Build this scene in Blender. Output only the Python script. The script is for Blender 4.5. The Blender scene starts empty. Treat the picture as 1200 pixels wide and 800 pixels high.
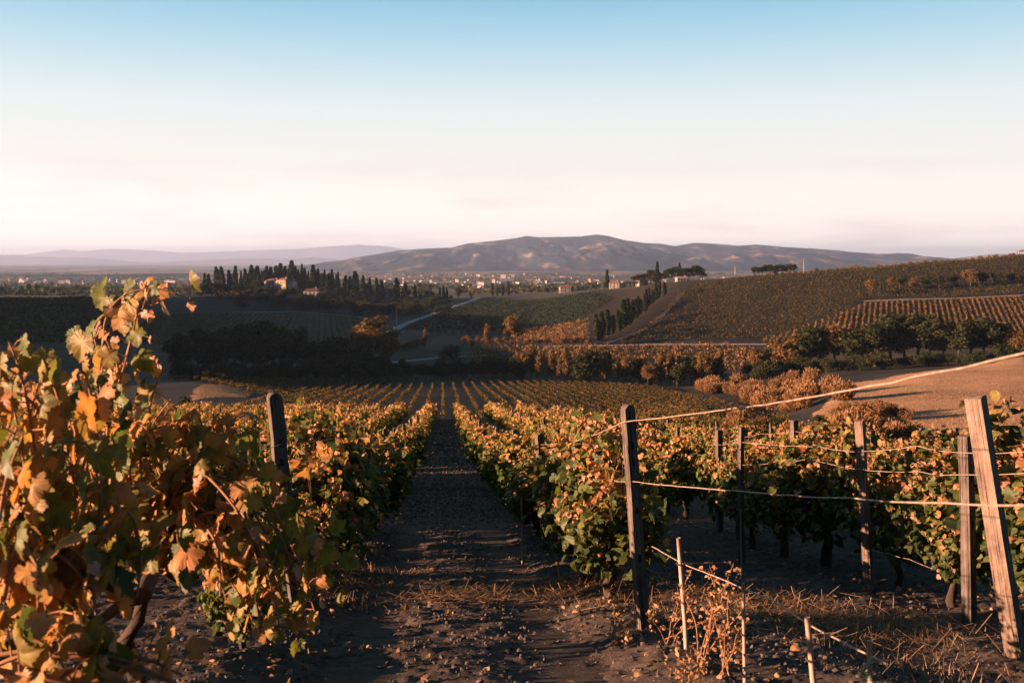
import bpy, math, random
import numpy as np
from mathutils import Vector, Euler

random.seed(7)
rng = np.random.default_rng(11)
SC = bpy.context.scene
COL = SC.collection

# ------------------------------------------------------------------ camera, sky, sun, exposure
PITCH = math.radians(4.65)
FPX = 1167.0
cam_data = bpy.data.cameras.new('camera')
cam = bpy.data.objects.new('camera', cam_data)
COL.objects.link(cam)
cam.location = (0, 0, 0)
cam.rotation_euler = (math.pi / 2 - PITCH, 0, 0)
cam_data.sensor_width = 36.0
cam_data.lens = 35.0
cam_data.clip_start = 0.05
cam_data.clip_end = 90000
cam_data.dof.use_dof = True
cam_data.dof.focus_distance = 9.0
cam_data.dof.aperture_fstop = 6.3
SC.camera = cam

SUN_EL = 8.6
SUN_AZ = 105.0          # degrees to the left of the view direction
world = bpy.data.worlds.new('World')
SC.world = world
world.use_nodes = True
wt = world.node_tree
wt.nodes.clear()
wo = wt.nodes.new('ShaderNodeOutputWorld')
bg = wt.nodes.new('ShaderNodeBackground')
sky = wt.nodes.new('ShaderNodeTexSky')
sky.sky_type = 'NISHITA'
sky.sun_disc = False
sky.sun_elevation = math.radians(SUN_EL)
sky.sun_rotation = math.radians(-SUN_AZ)
sky.air_density = 1.0
sky.dust_density = 1.0
sky.ozone_density = 1.5
geo = wt.nodes.new('ShaderNodeTexCoord')
sep = wt.nodes.new('ShaderNodeSeparateXYZ')
wt.links.new(geo.outputs['Generated'], sep.inputs[0])
ramp = wt.nodes.new('ShaderNodeValToRGB')
wt.links.new(sep.outputs['Z'], ramp.inputs[0])
SKY_STOPS = [(0.0, (21.0, 17.4, 14.8)), (0.03, (13.6, 11.9, 10.4)), (0.09, (9.8, 9.2, 8.5)),
             (0.15, (7.9, 8.5, 8.5)), (0.21, (4.3, 6.7, 7.9)), (0.262, (1.9, 4.8, 7.0)),
             (0.34, (0.8, 1.7, 2.3)), (0.50, (0.50, 1.75, 2.7)), (1.0, (0.30, 1.35, 2.2))]
els = ramp.color_ramp.elements
while len(els) < len(SKY_STOPS):
    els.new(0.5)
for e, (p, c) in zip(els, SKY_STOPS):
    e.position = p
    e.color = (c[0] / 10, c[1] / 10, c[2] / 10, 1)
scl = wt.nodes.new('ShaderNodeVectorMath')
scl.operation = 'SCALE'
scl.inputs['Scale'].default_value = 10.0
wt.links.new(ramp.outputs[0], scl.inputs[0])
# faint pink wisps low in the sky
mp = wt.nodes.new('ShaderNodeMapping')
mp.inputs['Scale'].default_value = (2.2, 2.2, 16.0)
wt.links.new(geo.outputs['Generated'], mp.inputs[0])
nz = wt.nodes.new('ShaderNodeTexNoise')
nz.inputs['Scale'].default_value = 3.0
nz.inputs['Detail'].default_value = 6.0
wt.links.new(mp.outputs[0], nz.inputs[0])
wr = wt.nodes.new('ShaderNodeMapRange')
wr.inputs['From Min'].default_value = 0.50
wr.inputs['From Max'].default_value = 0.78
wr.inputs['To Max'].default_value = 0.55
wt.links.new(nz.outputs[0], wr.inputs[0])
band = wt.nodes.new('ShaderNodeMapRange')       # only in the lowest degrees of sky
band.inputs['From Min'].default_value = 0.12
band.inputs['From Max'].default_value = 0.03
wt.links.new(sep.outputs['Z'], band.inputs[0])
mulw = wt.nodes.new('ShaderNodeMath')
mulw.operation = 'MULTIPLY'
wt.links.new(wr.outputs[0], mulw.inputs[0])
wt.links.new(band.outputs[0], mulw.inputs[1])
wisp = wt.nodes.new('ShaderNodeMixRGB')
wisp.inputs[2].default_value = (8.2, 6.2, 6.2, 1)
wt.links.new(mulw.outputs[0], wisp.inputs[0])
wt.links.new(scl.outputs[0], wisp.inputs[1])
skmix = wt.nodes.new('ShaderNodeMixRGB')
skmix.inputs[0].default_value = 0.90
wt.links.new(sky.outputs[0], skmix.inputs[1])
wt.links.new(wisp.outputs[0], skmix.inputs[2])
# the sky is brightest ahead and towards the sun, duller and bluer behind and to the right
azv = wt.nodes.new('ShaderNodeVectorMath'); azv.operation = 'DOT_PRODUCT'
azv.inputs[1].default_value = (-0.30, 0.95, 0.0)
wt.links.new(geo.outputs['Generated'], azv.inputs[0])
azr = wt.nodes.new('ShaderNodeMapRange'); azr.interpolation_type = 'SMOOTHSTEP'
azr.inputs['From Min'].default_value = -0.2; azr.inputs['From Max'].default_value = 0.62
wt.links.new(azv.outputs['Value'], azr.inputs[0])
azc = wt.nodes.new('ShaderNodeMixRGB'); azc.inputs[1].default_value = (0.10, 0.36, 0.50, 1); azc.inputs[2].default_value = (1, 1, 1, 1)
wt.links.new(azr.outputs[0], azc.inputs[0])
azm = wt.nodes.new('ShaderNodeMixRGB'); azm.blend_type = 'MULTIPLY'; azm.inputs[0].default_value = 1.0
wt.links.new(skmix.outputs[0], azm.inputs[1]); wt.links.new(azc.outputs[0], azm.inputs[2])
wt.links.new(azm.outputs[0], bg.inputs['Color'])
bg.inputs['Strength'].default_value = 0.0272
wt.links.new(bg.outputs[0], wo.inputs['Surface'])

sun_data = bpy.data.lights.new('sun', 'SUN')
sun_data.energy = 5.0
sun_data.angle = math.radians(0.5)
sun_data.color = (1.0, 0.55, 0.355)
sun = bpy.data.objects.new('sun', sun_data)
COL.objects.link(sun)
_e, _a = math.radians(SUN_EL), math.radians(SUN_AZ)
sdir = Vector((-math.cos(_e) * math.sin(_a), math.cos(_e) * math.cos(_a), math.sin(_e)))
sun.rotation_euler = (-sdir).to_track_quat('-Z', 'Y').to_euler()
sun.location = sdir * 200

SC.view_settings.view_transform = 'Standard'
SC.view_settings.look = 'None'
SC.view_settings.gamma = 1.0
SC.view_settings.use_curve_mapping = False
SC.view_settings.exposure = 2.1
SC.render.engine = 'CYCLES'
SC.cycles.use_denoising = True
SC.cycles.max_bounces = 5
SC.cycles.diffuse_bounces = 2
SC.cycles.glossy_bounces = 1
SC.cycles.transmission_bounces = 3
SC.cycles.transparent_max_bounces = 4
SC.cycles.volume_bounces = 0
SC.cycles.caustics_reflective = False
SC.cycles.caustics_refractive = False

# ------------------------------------------------------------------ helpers
def tana(py):
    return math.tan(math.atan((py - 400) / FPX) + PITCH)

def at(px, py, D):
    z = -D * tana(py)
    depth = D * math.cos(PITCH) - z * math.sin(PITCH)
    return Vector(((px - 600) / FPX * depth, D, z))

def vnoise(x, y, seed=0):
    xi = np.floor(x).astype(np.int64); yi = np.floor(y).astype(np.int64)
    fx = x - xi; fy = y - yi
    fx = fx * fx * (3 - 2 * fx); fy = fy * fy * (3 - 2 * fy)
    def h(a, b):
        n = (a * 374761393 + b * 668265263 + seed * 1442695041) & 0x7fffffff
        n = ((n ^ (n >> 13)) * 1274126177) & 0x7fffffff
        n = n ^ (n >> 16)
        return (n & 0xffff) / 65535.0
    a = h(xi, yi); b = h(xi + 1, yi); c = h(xi, yi + 1); d = h(xi + 1, yi + 1)
    return (a * (1 - fx) + b * fx) * (1 - fy) + (c * (1 - fx) + d * fx) * fy

def fbm(x, y, octv=4, seed=0):
    s = 0; a = 0.5
    for i in range(octv):
        s = s + a * vnoise(x * 2 ** i + 17.3 * i, y * 2 ** i - 9.1 * i, seed + i)
        a *= 0.5
    return s

ORD = ('first second third fourth fifth sixth seventh eighth ninth tenth eleventh twelfth thirteenth fourteenth fifteenth '
       'sixteenth seventeenth eighteenth nineteenth twentieth').split()
TENS = {2: 'twenty', 3: 'thirty', 4: 'forty', 5: 'fifty', 6: 'sixty', 7: 'seventy', 8: 'eighty', 9: 'ninety'}
TENTH = {2: 'twentieth', 3: 'thirtieth', 4: 'fortieth', 5: 'fiftieth', 6: 'sixtieth', 7: 'seventieth', 8: 'eightieth', 9: 'ninetieth'}
def ordw(n):
    if n <= 20: return ORD[n - 1]
    t, u = divmod(n, 10)
    return TENTH[t] if u == 0 else TENS[t] + '-' + ORD[u - 1]

def build(name, V, Fs, mat=None, parent=None, tint=None, mats=None, mi=None, smooth=False, col=None, link=True):
    """one mesh object; Fs is a list of (n,k) index arrays"""
    me = mesh_of(name, V, Fs, mat, tint, mats, mi, smooth, col)
    o = bpy.data.objects.new(name, me)
    if link: COL.objects.link(o)
    if parent is not None: o.parent = parent
    return o

def set_rim(me, rim):
    a = me.attributes.new('rim', 'FLOAT', 'POINT'); a.data.foreach_set('value', np.asarray(rim, dtype=np.float32))

def mesh_of(name, V, Fs, mat=None, tint=None, mats=None, mi=None, smooth=False, col=None):
    V = np.asarray(V, dtype=np.float32).reshape(-1, 3)
    Fs = [np.asarray(f, dtype=np.int32) for f in Fs if len(f)]
    loops = np.concatenate([f.ravel() for f in Fs])
    tot = np.concatenate([np.full(len(f), f.shape[1], dtype=np.int32) for f in Fs])
    start = np.concatenate([[0], np.cumsum(tot)[:-1]]).astype(np.int32)
    me = bpy.data.meshes.new(name)
    me.vertices.add(len(V)); me.vertices.foreach_set('co', V.ravel())
    me.loops.add(len(loops)); me.loops.foreach_set('vertex_index', loops)
    me.polygons.add(len(tot))
    me.polygons.foreach_set('loop_start', start)
    me.polygons.foreach_set('loop_total', tot)
    for m in (mats or ([mat] if mat else [])): me.materials.append(m)
    if mi is not None: me.polygons.foreach_set('material_index', np.asarray(mi, dtype=np.int32))
    me.polygons.foreach_set('use_smooth', np.full(len(tot), bool(smooth)))
    if tint is not None:
        a = me.attributes.new('tint', 'FLOAT', 'FACE'); a.data.foreach_set('value', np.asarray(tint, dtype=np.float32))
    if col is not None:
        a = me.attributes.new('col', 'FLOAT_COLOR', 'POINT')
        c4 = np.ones((len(V), 4), dtype=np.float32); c4[:, :3] = col
        a.data.foreach_set('color', c4.ravel())
    me.update(calc_edges=True)
    return me

def thing(name, label, cat, loc=(0, 0, 0), rotz=0, group=None):
    o = bpy.data.objects.new(name, None); COL.objects.link(o)
    o.empty_display_size = 0.2
    o.location = loc; o.rotation_euler = (0, 0, rotz)
    return tag(o, label, cat, group)

def tag(o, label=None, cat=None, group=None, kind=None):
    if label: o['label'] = label
    if cat: o['category'] = cat
    if group: o['group'] = group
    if kind: o['kind'] = kind
    return o

def part(name, me, parent):
    o = bpy.data.objects.new(name, me); COL.objects.link(o); o.parent = parent
    return o

class MB:
    """collects solids into one mesh"""
    def __init__(s): s.V = []; s.F = []; s.n = 0; s.M = []
    def add(s, V, F, m=0):
        for f in F: s.F.append(tuple(i + s.n for i in f)); s.M.append(m)
        s.V.extend([tuple(v) for v in V]); s.n += len(V)
    def box(s, x0, x1, y0, y1, z0, z1, m=0):
        V = [(x0, y0, z0), (x1, y0, z0), (x1, y1, z0), (x0, y1, z0), (x0, y0, z1), (x1, y0, z1), (x1, y1, z1), (x0, y1, z1)]
        s.add(V, [(3, 2, 1, 0), (4, 5, 6, 7), (0, 1, 5, 4), (1, 2, 6, 5), (2, 3, 7, 6), (3, 0, 4, 7)], m)
    def tube(s, pts, radii, n=6, m=0, cap=True):
        pts = [Vector(p) for p in pts]
        if not hasattr(radii, '__len__'): radii = [radii] * len(pts)
        rings = []; V = []
        up = Vector((0.13, 0.07, 1)).normalized()
        for i, p in enumerate(pts):
            t = (pts[min(i + 1, len(pts) - 1)] - pts[max(i - 1, 0)])
            if t.length < 1e-9: t = Vector((0, 0, 1))
            t.normalize()
            a = t.cross(up)
            if a.length < 0.05: a = t.cross(Vector((1, 0, 0)))
            a.normalize(); b = t.cross(a)
            for k in range(n):
                q = 2 * math.pi * k / n
                V.append(p + (a * math.cos(q) + b * math.sin(q)) * radii[i])
        F = []
        for i in range(len(pts) - 1):
            for k in range(n):
                k2 = (k + 1) % n
                F.append((i * n + k, i * n + k2, (i + 1) * n + k2, (i + 1) * n + k))
        if cap:
            F.append(tuple(range(n))); F.append(tuple((len(pts) - 1) * n + k for k in reversed(range(n))))
        s.add(V, F, m)
    def mesh(s, name, mats, smooth=False):
        me = bpy.data.meshes.new(name)
        me.from_pydata(s.V, [], s.F)
        for m in (mats if isinstance(mats, (list, tuple)) else [mats]): me.materials.append(m)
        me.polygons.foreach_set('material_index', np.array(s.M, dtype=np.int32))
        me.polygons.foreach_set('use_smooth', np.full(len(s.F), bool(smooth)))
        me.update()
        return me
    def build(s, name, mats, parent=None, smooth=False):
        o = bpy.data.objects.new(name, s.mesh(name, mats, smooth)); COL.objects.link(o)
        if parent is not None: o.parent = parent
        return o

# ------------------------------------------------------------------ materials
def newmat(name):
    m = bpy.data.materials.new(name); m.use_nodes = True
    nt = m.node_tree; nt.nodes.clear()
    out = nt.nodes.new('ShaderNodeOutputMaterial')
    return m, nt, out

def ramp_node(nt, stops):
    r = nt.nodes.new('ShaderNodeValToRGB')
    e = r.color_ramp.elements
    while len(e) < len(stops): e.new(0.5)
    for el, (p, c) in zip(e, stops):
        el.position = p; el.color = (*c, 1)
    return r

def leaf_mat(name, stops, trans=0.35, rough=0.5, gloss=True, objvar=0.0, tcol=(1.15, 1.15, 0.55)):
    m, nt, out = newmat(name)
    at_ = nt.nodes.new('ShaderNodeAttribute'); at_.attribute_name = 'tint'
    fac = at_.outputs['Fac']
    if objvar:
        oi = nt.nodes.new('ShaderNodeObjectInfo')
        ma = nt.nodes.new('ShaderNodeMath'); ma.operation = 'MULTIPLY_ADD'
        ma.inputs[1].default_value = objvar
        nt.links.new(oi.outputs['Random'], ma.inputs[0]); nt.links.new(fac, ma.inputs[2])
        sb = nt.nodes.new('ShaderNodeMath'); sb.operation = 'SUBTRACT'; sb.inputs[1].default_value = objvar / 2
        sb.use_clamp = True
        nt.links.new(ma.outputs[0], sb.inputs[0]); fac = sb.outputs[0]
    r = ramp_node(nt, stops); nt.links.new(fac, r.inputs[0])
    if gloss:
        # blotches inside each leaf
        tc = nt.nodes.new('ShaderNodeTexCoord'); n = nt.nodes.new('ShaderNodeTexNoise')
        n.inputs['Scale'].default_value = 22.0; n.inputs['Detail'].default_value = 4
        nt.links.new(tc.outputs['Object'], n.inputs[0])
        hv = nt.nodes.new('ShaderNodeHueSaturation')
        mr = nt.nodes.new('ShaderNodeMapRange'); mr.inputs['From Min'].default_value = 0.3; mr.inputs['From Max'].default_value = 0.7
        mr.inputs['To Min'].default_value = 0.65; mr.inputs['To Max'].default_value = 1.3
        nt.links.new(n.outputs[0], mr.inputs[0]); nt.links.new(mr.outputs[0], hv.inputs['Value'])
        nt.links.new(r.outputs[0], hv.inputs['Color'])
        ra = nt.nodes.new('ShaderNodeAttribute'); ra.attribute_name = 'rim'       # dry brown margin and spots
        n2 = nt.nodes.new('ShaderNodeTexNoise'); n2.inputs['Scale'].default_value = 60.0; n2.inputs['Detail'].default_value = 3
        nt.links.new(tc.outputs['Object'], n2.inputs[0])
        ad = nt.nodes.new('ShaderNodeMath'); ad.operation = 'MULTIPLY_ADD'; ad.inputs[1].default_value = 0.9
        nt.links.new(n2.outputs[0], ad.inputs[0]); nt.links.new(ra.outputs['Fac'], ad.inputs[2])
        rr_ = nt.nodes.new('ShaderNodeMapRange'); rr_.inputs['From Min'].default_value = 1.12; rr_.inputs['From Max'].default_value = 1.45; rr_.inputs['To Max'].default_value = 0.5
        nt.links.new(ad.outputs[0], rr_.inputs[0])
        bm_ = nt.nodes.new('ShaderNodeMixRGB'); bm_.inputs[2].default_value = (0.26, 0.115, 0.045, 1)
        nt.links.new(rr_.outputs[0], bm_.inputs[0]); nt.links.new(hv.outputs[0], bm_.inputs[1]); c = bm_.outputs[0]
        d = nt.nodes.new('ShaderNodeBsdfPrincipled')
        d.inputs['Roughness'].default_value = rough
        d.inputs['Specular IOR Level'].default_value = 0.25
        nt.links.new(c, d.inputs['Base Color'])
    else:
        c = r.outputs[0]
        d = nt.nodes.new('ShaderNodeBsdfDiffuse'); nt.links.new(c, d.inputs['Color'])
    t = nt.nodes.new('ShaderNodeBsdfTranslucent')
    mu = nt.nodes.new('ShaderNodeMixRGB'); mu.blend_type = 'MULTIPLY'; mu.inputs[0].default_value = 1.0
    mu.inputs[2].default_value = (*tcol, 1)
    nt.links.new(c, mu.inputs[1]); nt.links.new(mu.outputs[0], t.inputs['Color'])
    mx = nt.nodes.new('ShaderNodeMixShader'); mx.inputs[0].default_value = trans
    nt.links.new(d.outputs[0], mx.inputs[1]); nt.links.new(t.outputs[0], mx.inputs[2])
    nt.links.new(mx.outputs[0], out.inputs['Surface'])
    return m

def rough_mat(name, c1, c2, scale=8.0, rough=0.85, bump=0.3, stretch=(1, 1, 1), dist=0.01, metal=0.0, c3=None):
    m, nt, out = newmat(name)
    tc = nt.nodes.new('ShaderNodeTexCoord'); mp_ = nt.nodes.new('ShaderNodeMapping')
    mp_.inputs['Scale'].default_value = stretch
    nt.links.new(tc.outputs['Object'], mp_.inputs[0])
    n = nt.nodes.new('ShaderNodeTexNoise'); n.inputs['Scale'].default_value = scale; n.inputs['Detail'].default_value = 7
    n.inputs['Roughness'].default_value = 0.65
    nt.links.new(mp_.outputs[0], n.inputs[0])
    st = [(0.3, c1), (0.68, c2)]
    if c3: st = [(0.25, c1), (0.5, c2), (0.72, c3)]
    r = ramp_node(nt, st); nt.links.new(n.outputs[0], r.inputs[0])
    p = nt.nodes.new('ShaderNodeBsdfPrincipled')
    p.inputs['Roughness'].default_value = rough; p.inputs['Metallic'].default_value = metal
    p.inputs['Specular IOR Level'].default_value = 0.2
    nt.links.new(r.outputs[0], p.inputs['Base Color'])
    if bump:
        b = nt.nodes.new('ShaderNodeBump'); b.inputs['Strength'].default_value = bump; b.inputs['Distance'].default_value = dist
        nt.links.new(n.outputs[0], b.inputs['Height']); nt.links.new(b.outputs[0], p.inputs['Normal'])
    nt.links.new(p.outputs[0], out.inputs['Surface'])
    return m

M = {}
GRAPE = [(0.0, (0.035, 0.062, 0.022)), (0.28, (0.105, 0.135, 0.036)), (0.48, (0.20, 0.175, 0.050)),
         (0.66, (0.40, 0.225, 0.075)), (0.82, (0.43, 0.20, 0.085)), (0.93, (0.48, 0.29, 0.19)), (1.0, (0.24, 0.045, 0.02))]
M['leaf'] = leaf_mat('vine_leaf', GRAPE, 0.42, 0.5, True)
M['leaf_far'] = leaf_mat('vine_leaf_distant', GRAPE, 0.26, gloss=False, objvar=0.16)
M['hedge'] = leaf_mat('vine_row_leaf', [(0.0, (0.022, 0.034, 0.015)), (0.45, (0.055, 0.054, 0.02)), (0.75, (0.15, 0.085, 0.035)), (1.0, (0.24, 0.125, 0.055))], 0.3, gloss=False)
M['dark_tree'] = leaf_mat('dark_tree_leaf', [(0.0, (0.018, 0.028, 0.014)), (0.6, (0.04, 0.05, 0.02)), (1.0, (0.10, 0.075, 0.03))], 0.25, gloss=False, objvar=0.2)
M['cypress'] = leaf_mat('cypress_needle', [(0.0, (0.012, 0.020, 0.011)), (1.0, (0.035, 0.042, 0.02))], 0.12, gloss=False, objvar=0.3)
M['autumn'] = leaf_mat('sunlit_autumn_leaf', [(0.0, (0.05, 0.055, 0.02)), (0.5, (0.16, 0.10, 0.035)), (1.0, (0.30, 0.15, 0.06))], 0.3, gloss=False, objvar=0.2)  # yellowing leaves with the sun's orange put into their colour
M['dry'] = leaf_mat('dry_plant', [(0.0, (0.14, 0.085, 0.045)), (0.5, (0.30, 0.17, 0.085)), (1.0, (0.45, 0.28, 0.17))], 0.25, gloss=False)
M['reed'] = leaf_mat('dry_reed', [(0.0, (0.08, 0.05, 0.025)), (0.5, (0.20, 0.11, 0.05)), (1.0, (0.33, 0.20, 0.10))], 0.25, gloss=False)
M['straw'] = leaf_mat('dry_grass_blade', [(0.0, (0.10, 0.065, 0.035)), (0.5, (0.27, 0.17, 0.09)), (1.0, (0.42, 0.29, 0.17))], 0.2, gloss=False)
M['bark'] = rough_mat('vine_bark', (0.025, 0.019, 0.015), (0.07, 0.052, 0.038), 14, 0.9, 0.8, (1, 1, 0.25))
M['cane'] = rough_mat('vine_cane', (0.16, 0.075, 0.035), (0.33, 0.18, 0.09), 20, 0.7, 0.3)
M['trunk'] = rough_mat('tree_bark', (0.03, 0.024, 0.018), (0.09, 0.07, 0.05), 2, 0.95, 0.5)
def wood_mat(name, c1, c2, c3):
    m, nt, out = newmat(name)
    tc = nt.nodes.new('ShaderNodeTexCoord')
    def noise(stretch, scale, detail):
        mp_ = nt.nodes.new('ShaderNodeMapping'); mp_.inputs['Scale'].default_value = stretch
        nt.links.new(tc.outputs['Object'], mp_.inputs[0])
        n = nt.nodes.new('ShaderNodeTexNoise'); n.inputs['Scale'].default_value = scale; n.inputs['Detail'].default_value = detail; n.inputs['Roughness'].default_value = 0.7
        nt.links.new(mp_.outputs[0], n.inputs[0]); return n
    grain = noise((5, 5, 0.10), 16, 8); blot = noise((1, 1, 0.6), 7, 6); crack = noise((7, 7, 0.16), 11, 3)
    r = ramp_node(nt, [(0.28, c1), (0.5, c2), (0.74, c3)]); nt.links.new(grain.outputs[0], r.inputs[0])
    b = nt.nodes.new('ShaderNodeMapRange'); b.inputs['From Min'].default_value = 0.35; b.inputs['From Max'].default_value = 0.65; b.inputs['To Min'].default_value = 0.45; b.inputs['To Max'].default_value = 1.15
    nt.links.new(blot.outputs[0], b.inputs[0])
    ck = nt.nodes.new('ShaderNodeMapRange'); ck.inputs['From Min'].default_value = 0.33; ck.inputs['From Max'].default_value = 0.40; ck.inputs['To Min'].default_value = 0.12
    nt.links.new(crack.outputs[0], ck.inputs[0])
    mm = nt.nodes.new('ShaderNodeMath'); mm.operation = 'MULTIPLY'; nt.links.new(b.outputs[0], mm.inputs[0]); nt.links.new(ck.outputs[0], mm.inputs[1])
    vm = nt.nodes.new('ShaderNodeVectorMath'); vm.operation = 'SCALE'; nt.links.new(r.outputs[0], vm.inputs[0]); nt.links.new(mm.outputs[0], vm.inputs['Scale'])
    p = nt.nodes.new('ShaderNodeBsdfPrincipled'); p.inputs['Roughness'].default_value = 0.9; p.inputs['Specular IOR Level'].default_value = 0.15
    nt.links.new(vm.outputs[0], p.inputs['Base Color'])
    bu = nt.nodes.new('ShaderNodeBump'); bu.inputs['Strength'].default_value = 0.9; bu.inputs['Distance'].default_value = 0.012
    nt.links.new(mm.outputs[0], bu.inputs['Height']); nt.links.new(bu.outputs[0], p.inputs['Normal'])
    nt.links.new(p.outputs[0], out.inputs['Surface'])
    return m
M['post'] = wood_mat('weathered_post', (0.055, 0.046, 0.040), (0.12, 0.10, 0.085), (0.24, 0.195, 0.16))
M['wood'] = wood_mat('pale_wooden_post', (0.10, 0.075, 0.058), (0.22, 0.165, 0.125), (0.36, 0.28, 0.22))
M['wire'] = rough_mat('rusty_wire', (0.16, 0.11, 0.08), (0.42, 0.32, 0.26), 30, 0.5, 0.2)
M['stake'] = rough_mat('stake_metal', (0.22, 0.15, 0.11), (0.50, 0.37, 0.29), 12, 0.5, 0.2, (1, 1, 0.3), metal=0.0)
M['tie'] = rough_mat('green_tie', (0.16, 0.30, 0.18), (0.30, 0.45, 0.30), 20, 0.5, 0)
M['clod'] = rough_mat('soil_clod', (0.050, 0.042, 0.036), (0.13, 0.106, 0.088), 12, 0.95, 0.8)
M['rock'] = rough_mat('pale_stone', (0.2, 0.16, 0.13), (0.42, 0.34, 0.28), 10, 0.9, 0.5)
M['track'] = rough_mat('gravel_track', (0.20, 0.17, 0.145), (0.34, 0.29, 0.25), 0.5, 0.95, 0)
M['asphalt'] = rough_mat('pale_road', (0.22, 0.21, 0.20), (0.33, 0.31, 0.29), 0.4, 0.9, 0)
M['stucco'] = rough_mat('ochre_stucco', (0.38, 0.27, 0.16), (0.50, 0.37, 0.23), 1.2, 0.9, 0.1)
M['white'] = rough_mat('white_render', (0.60, 0.56, 0.52), (0.74, 0.70, 0.66), 1.2, 0.9, 0.1)
M['townwall'] = rough_mat('town_wall', (0.30, 0.27, 0.25), (0.46, 0.42, 0.39), 0.3, 0.9, 0)
M['stone'] = rough_mat('grey_stone_wall', (0.24, 0.21, 0.18), (0.36, 0.31, 0.26), 2.0, 0.9, 0.3)
M['tile'] = rough_mat('terracotta_tile', (0.19, 0.085, 0.055), (0.32, 0.15, 0.095), 2.5, 0.9, 0.3)
M['redtile'] = rough_mat('red_tile', (0.12, 0.045, 0.04), (0.18, 0.07, 0.06), 2.5, 0.9, 0.3)
M['glass'] = rough_mat('dark_window', (0.02, 0.022, 0.025), (0.05, 0.05, 0.055), 3.0, 0.15, 0)
M['grey'] = rough_mat('grey_pole', (0.30, 0.29, 0.28), (0.45, 0.44, 0.42), 3, 0.6, 0)

def ground_mat():
    m, nt, out = newmat('ground')
    a = nt.nodes.new('ShaderNodeAttribute'); a.attribute_name = 'col'
    tc = nt.nodes.new('ShaderNodeTexCoord')
    n1 = nt.nodes.new('ShaderNodeTexNoise'); n1.inputs['Scale'].default_value = 9.0; n1.inputs['Detail'].default_value = 9; n1.inputs['Roughness'].default_value = 0.7
    n2 = nt.nodes.new('ShaderNodeTexNoise'); n2.inputs['Scale'].default_value = 0.06; n2.inputs['Detail'].default_value = 9; n2.inputs['Roughness'].default_value = 0.62
    nt.links.new(tc.outputs['Object'], n1.inputs[0]); nt.links.new(tc.outputs['Object'], n2.inputs[0])
    mr1 = nt.nodes.new('ShaderNodeMapRange'); mr1.inputs['From Min'].default_value = 0.3; mr1.inputs['From Max'].default_value = 0.7
    mr1.inputs['To Min'].default_value = 0.55; mr1.inputs['To Max'].default_value = 1.35
    mr2 = nt.nodes.new('ShaderNodeMapRange'); mr2.inputs['From Min'].default_value = 0.3; mr2.inputs['From Max'].default_value = 0.7
    mr2.inputs['To Min'].default_value = 0.6; mr2.inputs['To Max'].default_value = 1.35
    nt.links.new(n1.outputs[0], mr1.inputs[0]); nt.links.new(n2.outputs[0], mr2.inputs[0])
    mm = nt.nodes.new('ShaderNodeMath'); mm.operation = 'MULTIPLY'
    nt.links.new(mr1.outputs[0], mm.inputs[0]); nt.links.new(mr2.outputs[0], mm.inputs[1])
    vm = nt.nodes.new('ShaderNodeVectorMath'); vm.operation = 'SCALE'
    nt.links.new(a.outputs['Color'], vm.inputs[0]); nt.links.new(mm.outputs[0], vm.inputs['Scale'])
    p = nt.nodes.new('ShaderNodeBsdfPrincipled'); p.inputs['Roughness'].default_value = 0.95
    p.inputs['Specular IOR Level'].default_value = 0.1
    nt.links.new(vm.outputs[0], p.inputs['Base Color'])
    b = nt.nodes.new('ShaderNodeBump'); b.inputs['Strength'].default_value = 0.7; b.inputs['Distance'].default_value = 0.03
    nt.links.new(n1.outputs[0], b.inputs['Height']); nt.links.new(b.outputs[0], p.inputs['Normal'])
    nt.links.new(p.outputs[0], out.inputs['Surface'])
    return m
M['ground'] = ground_mat()

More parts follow.
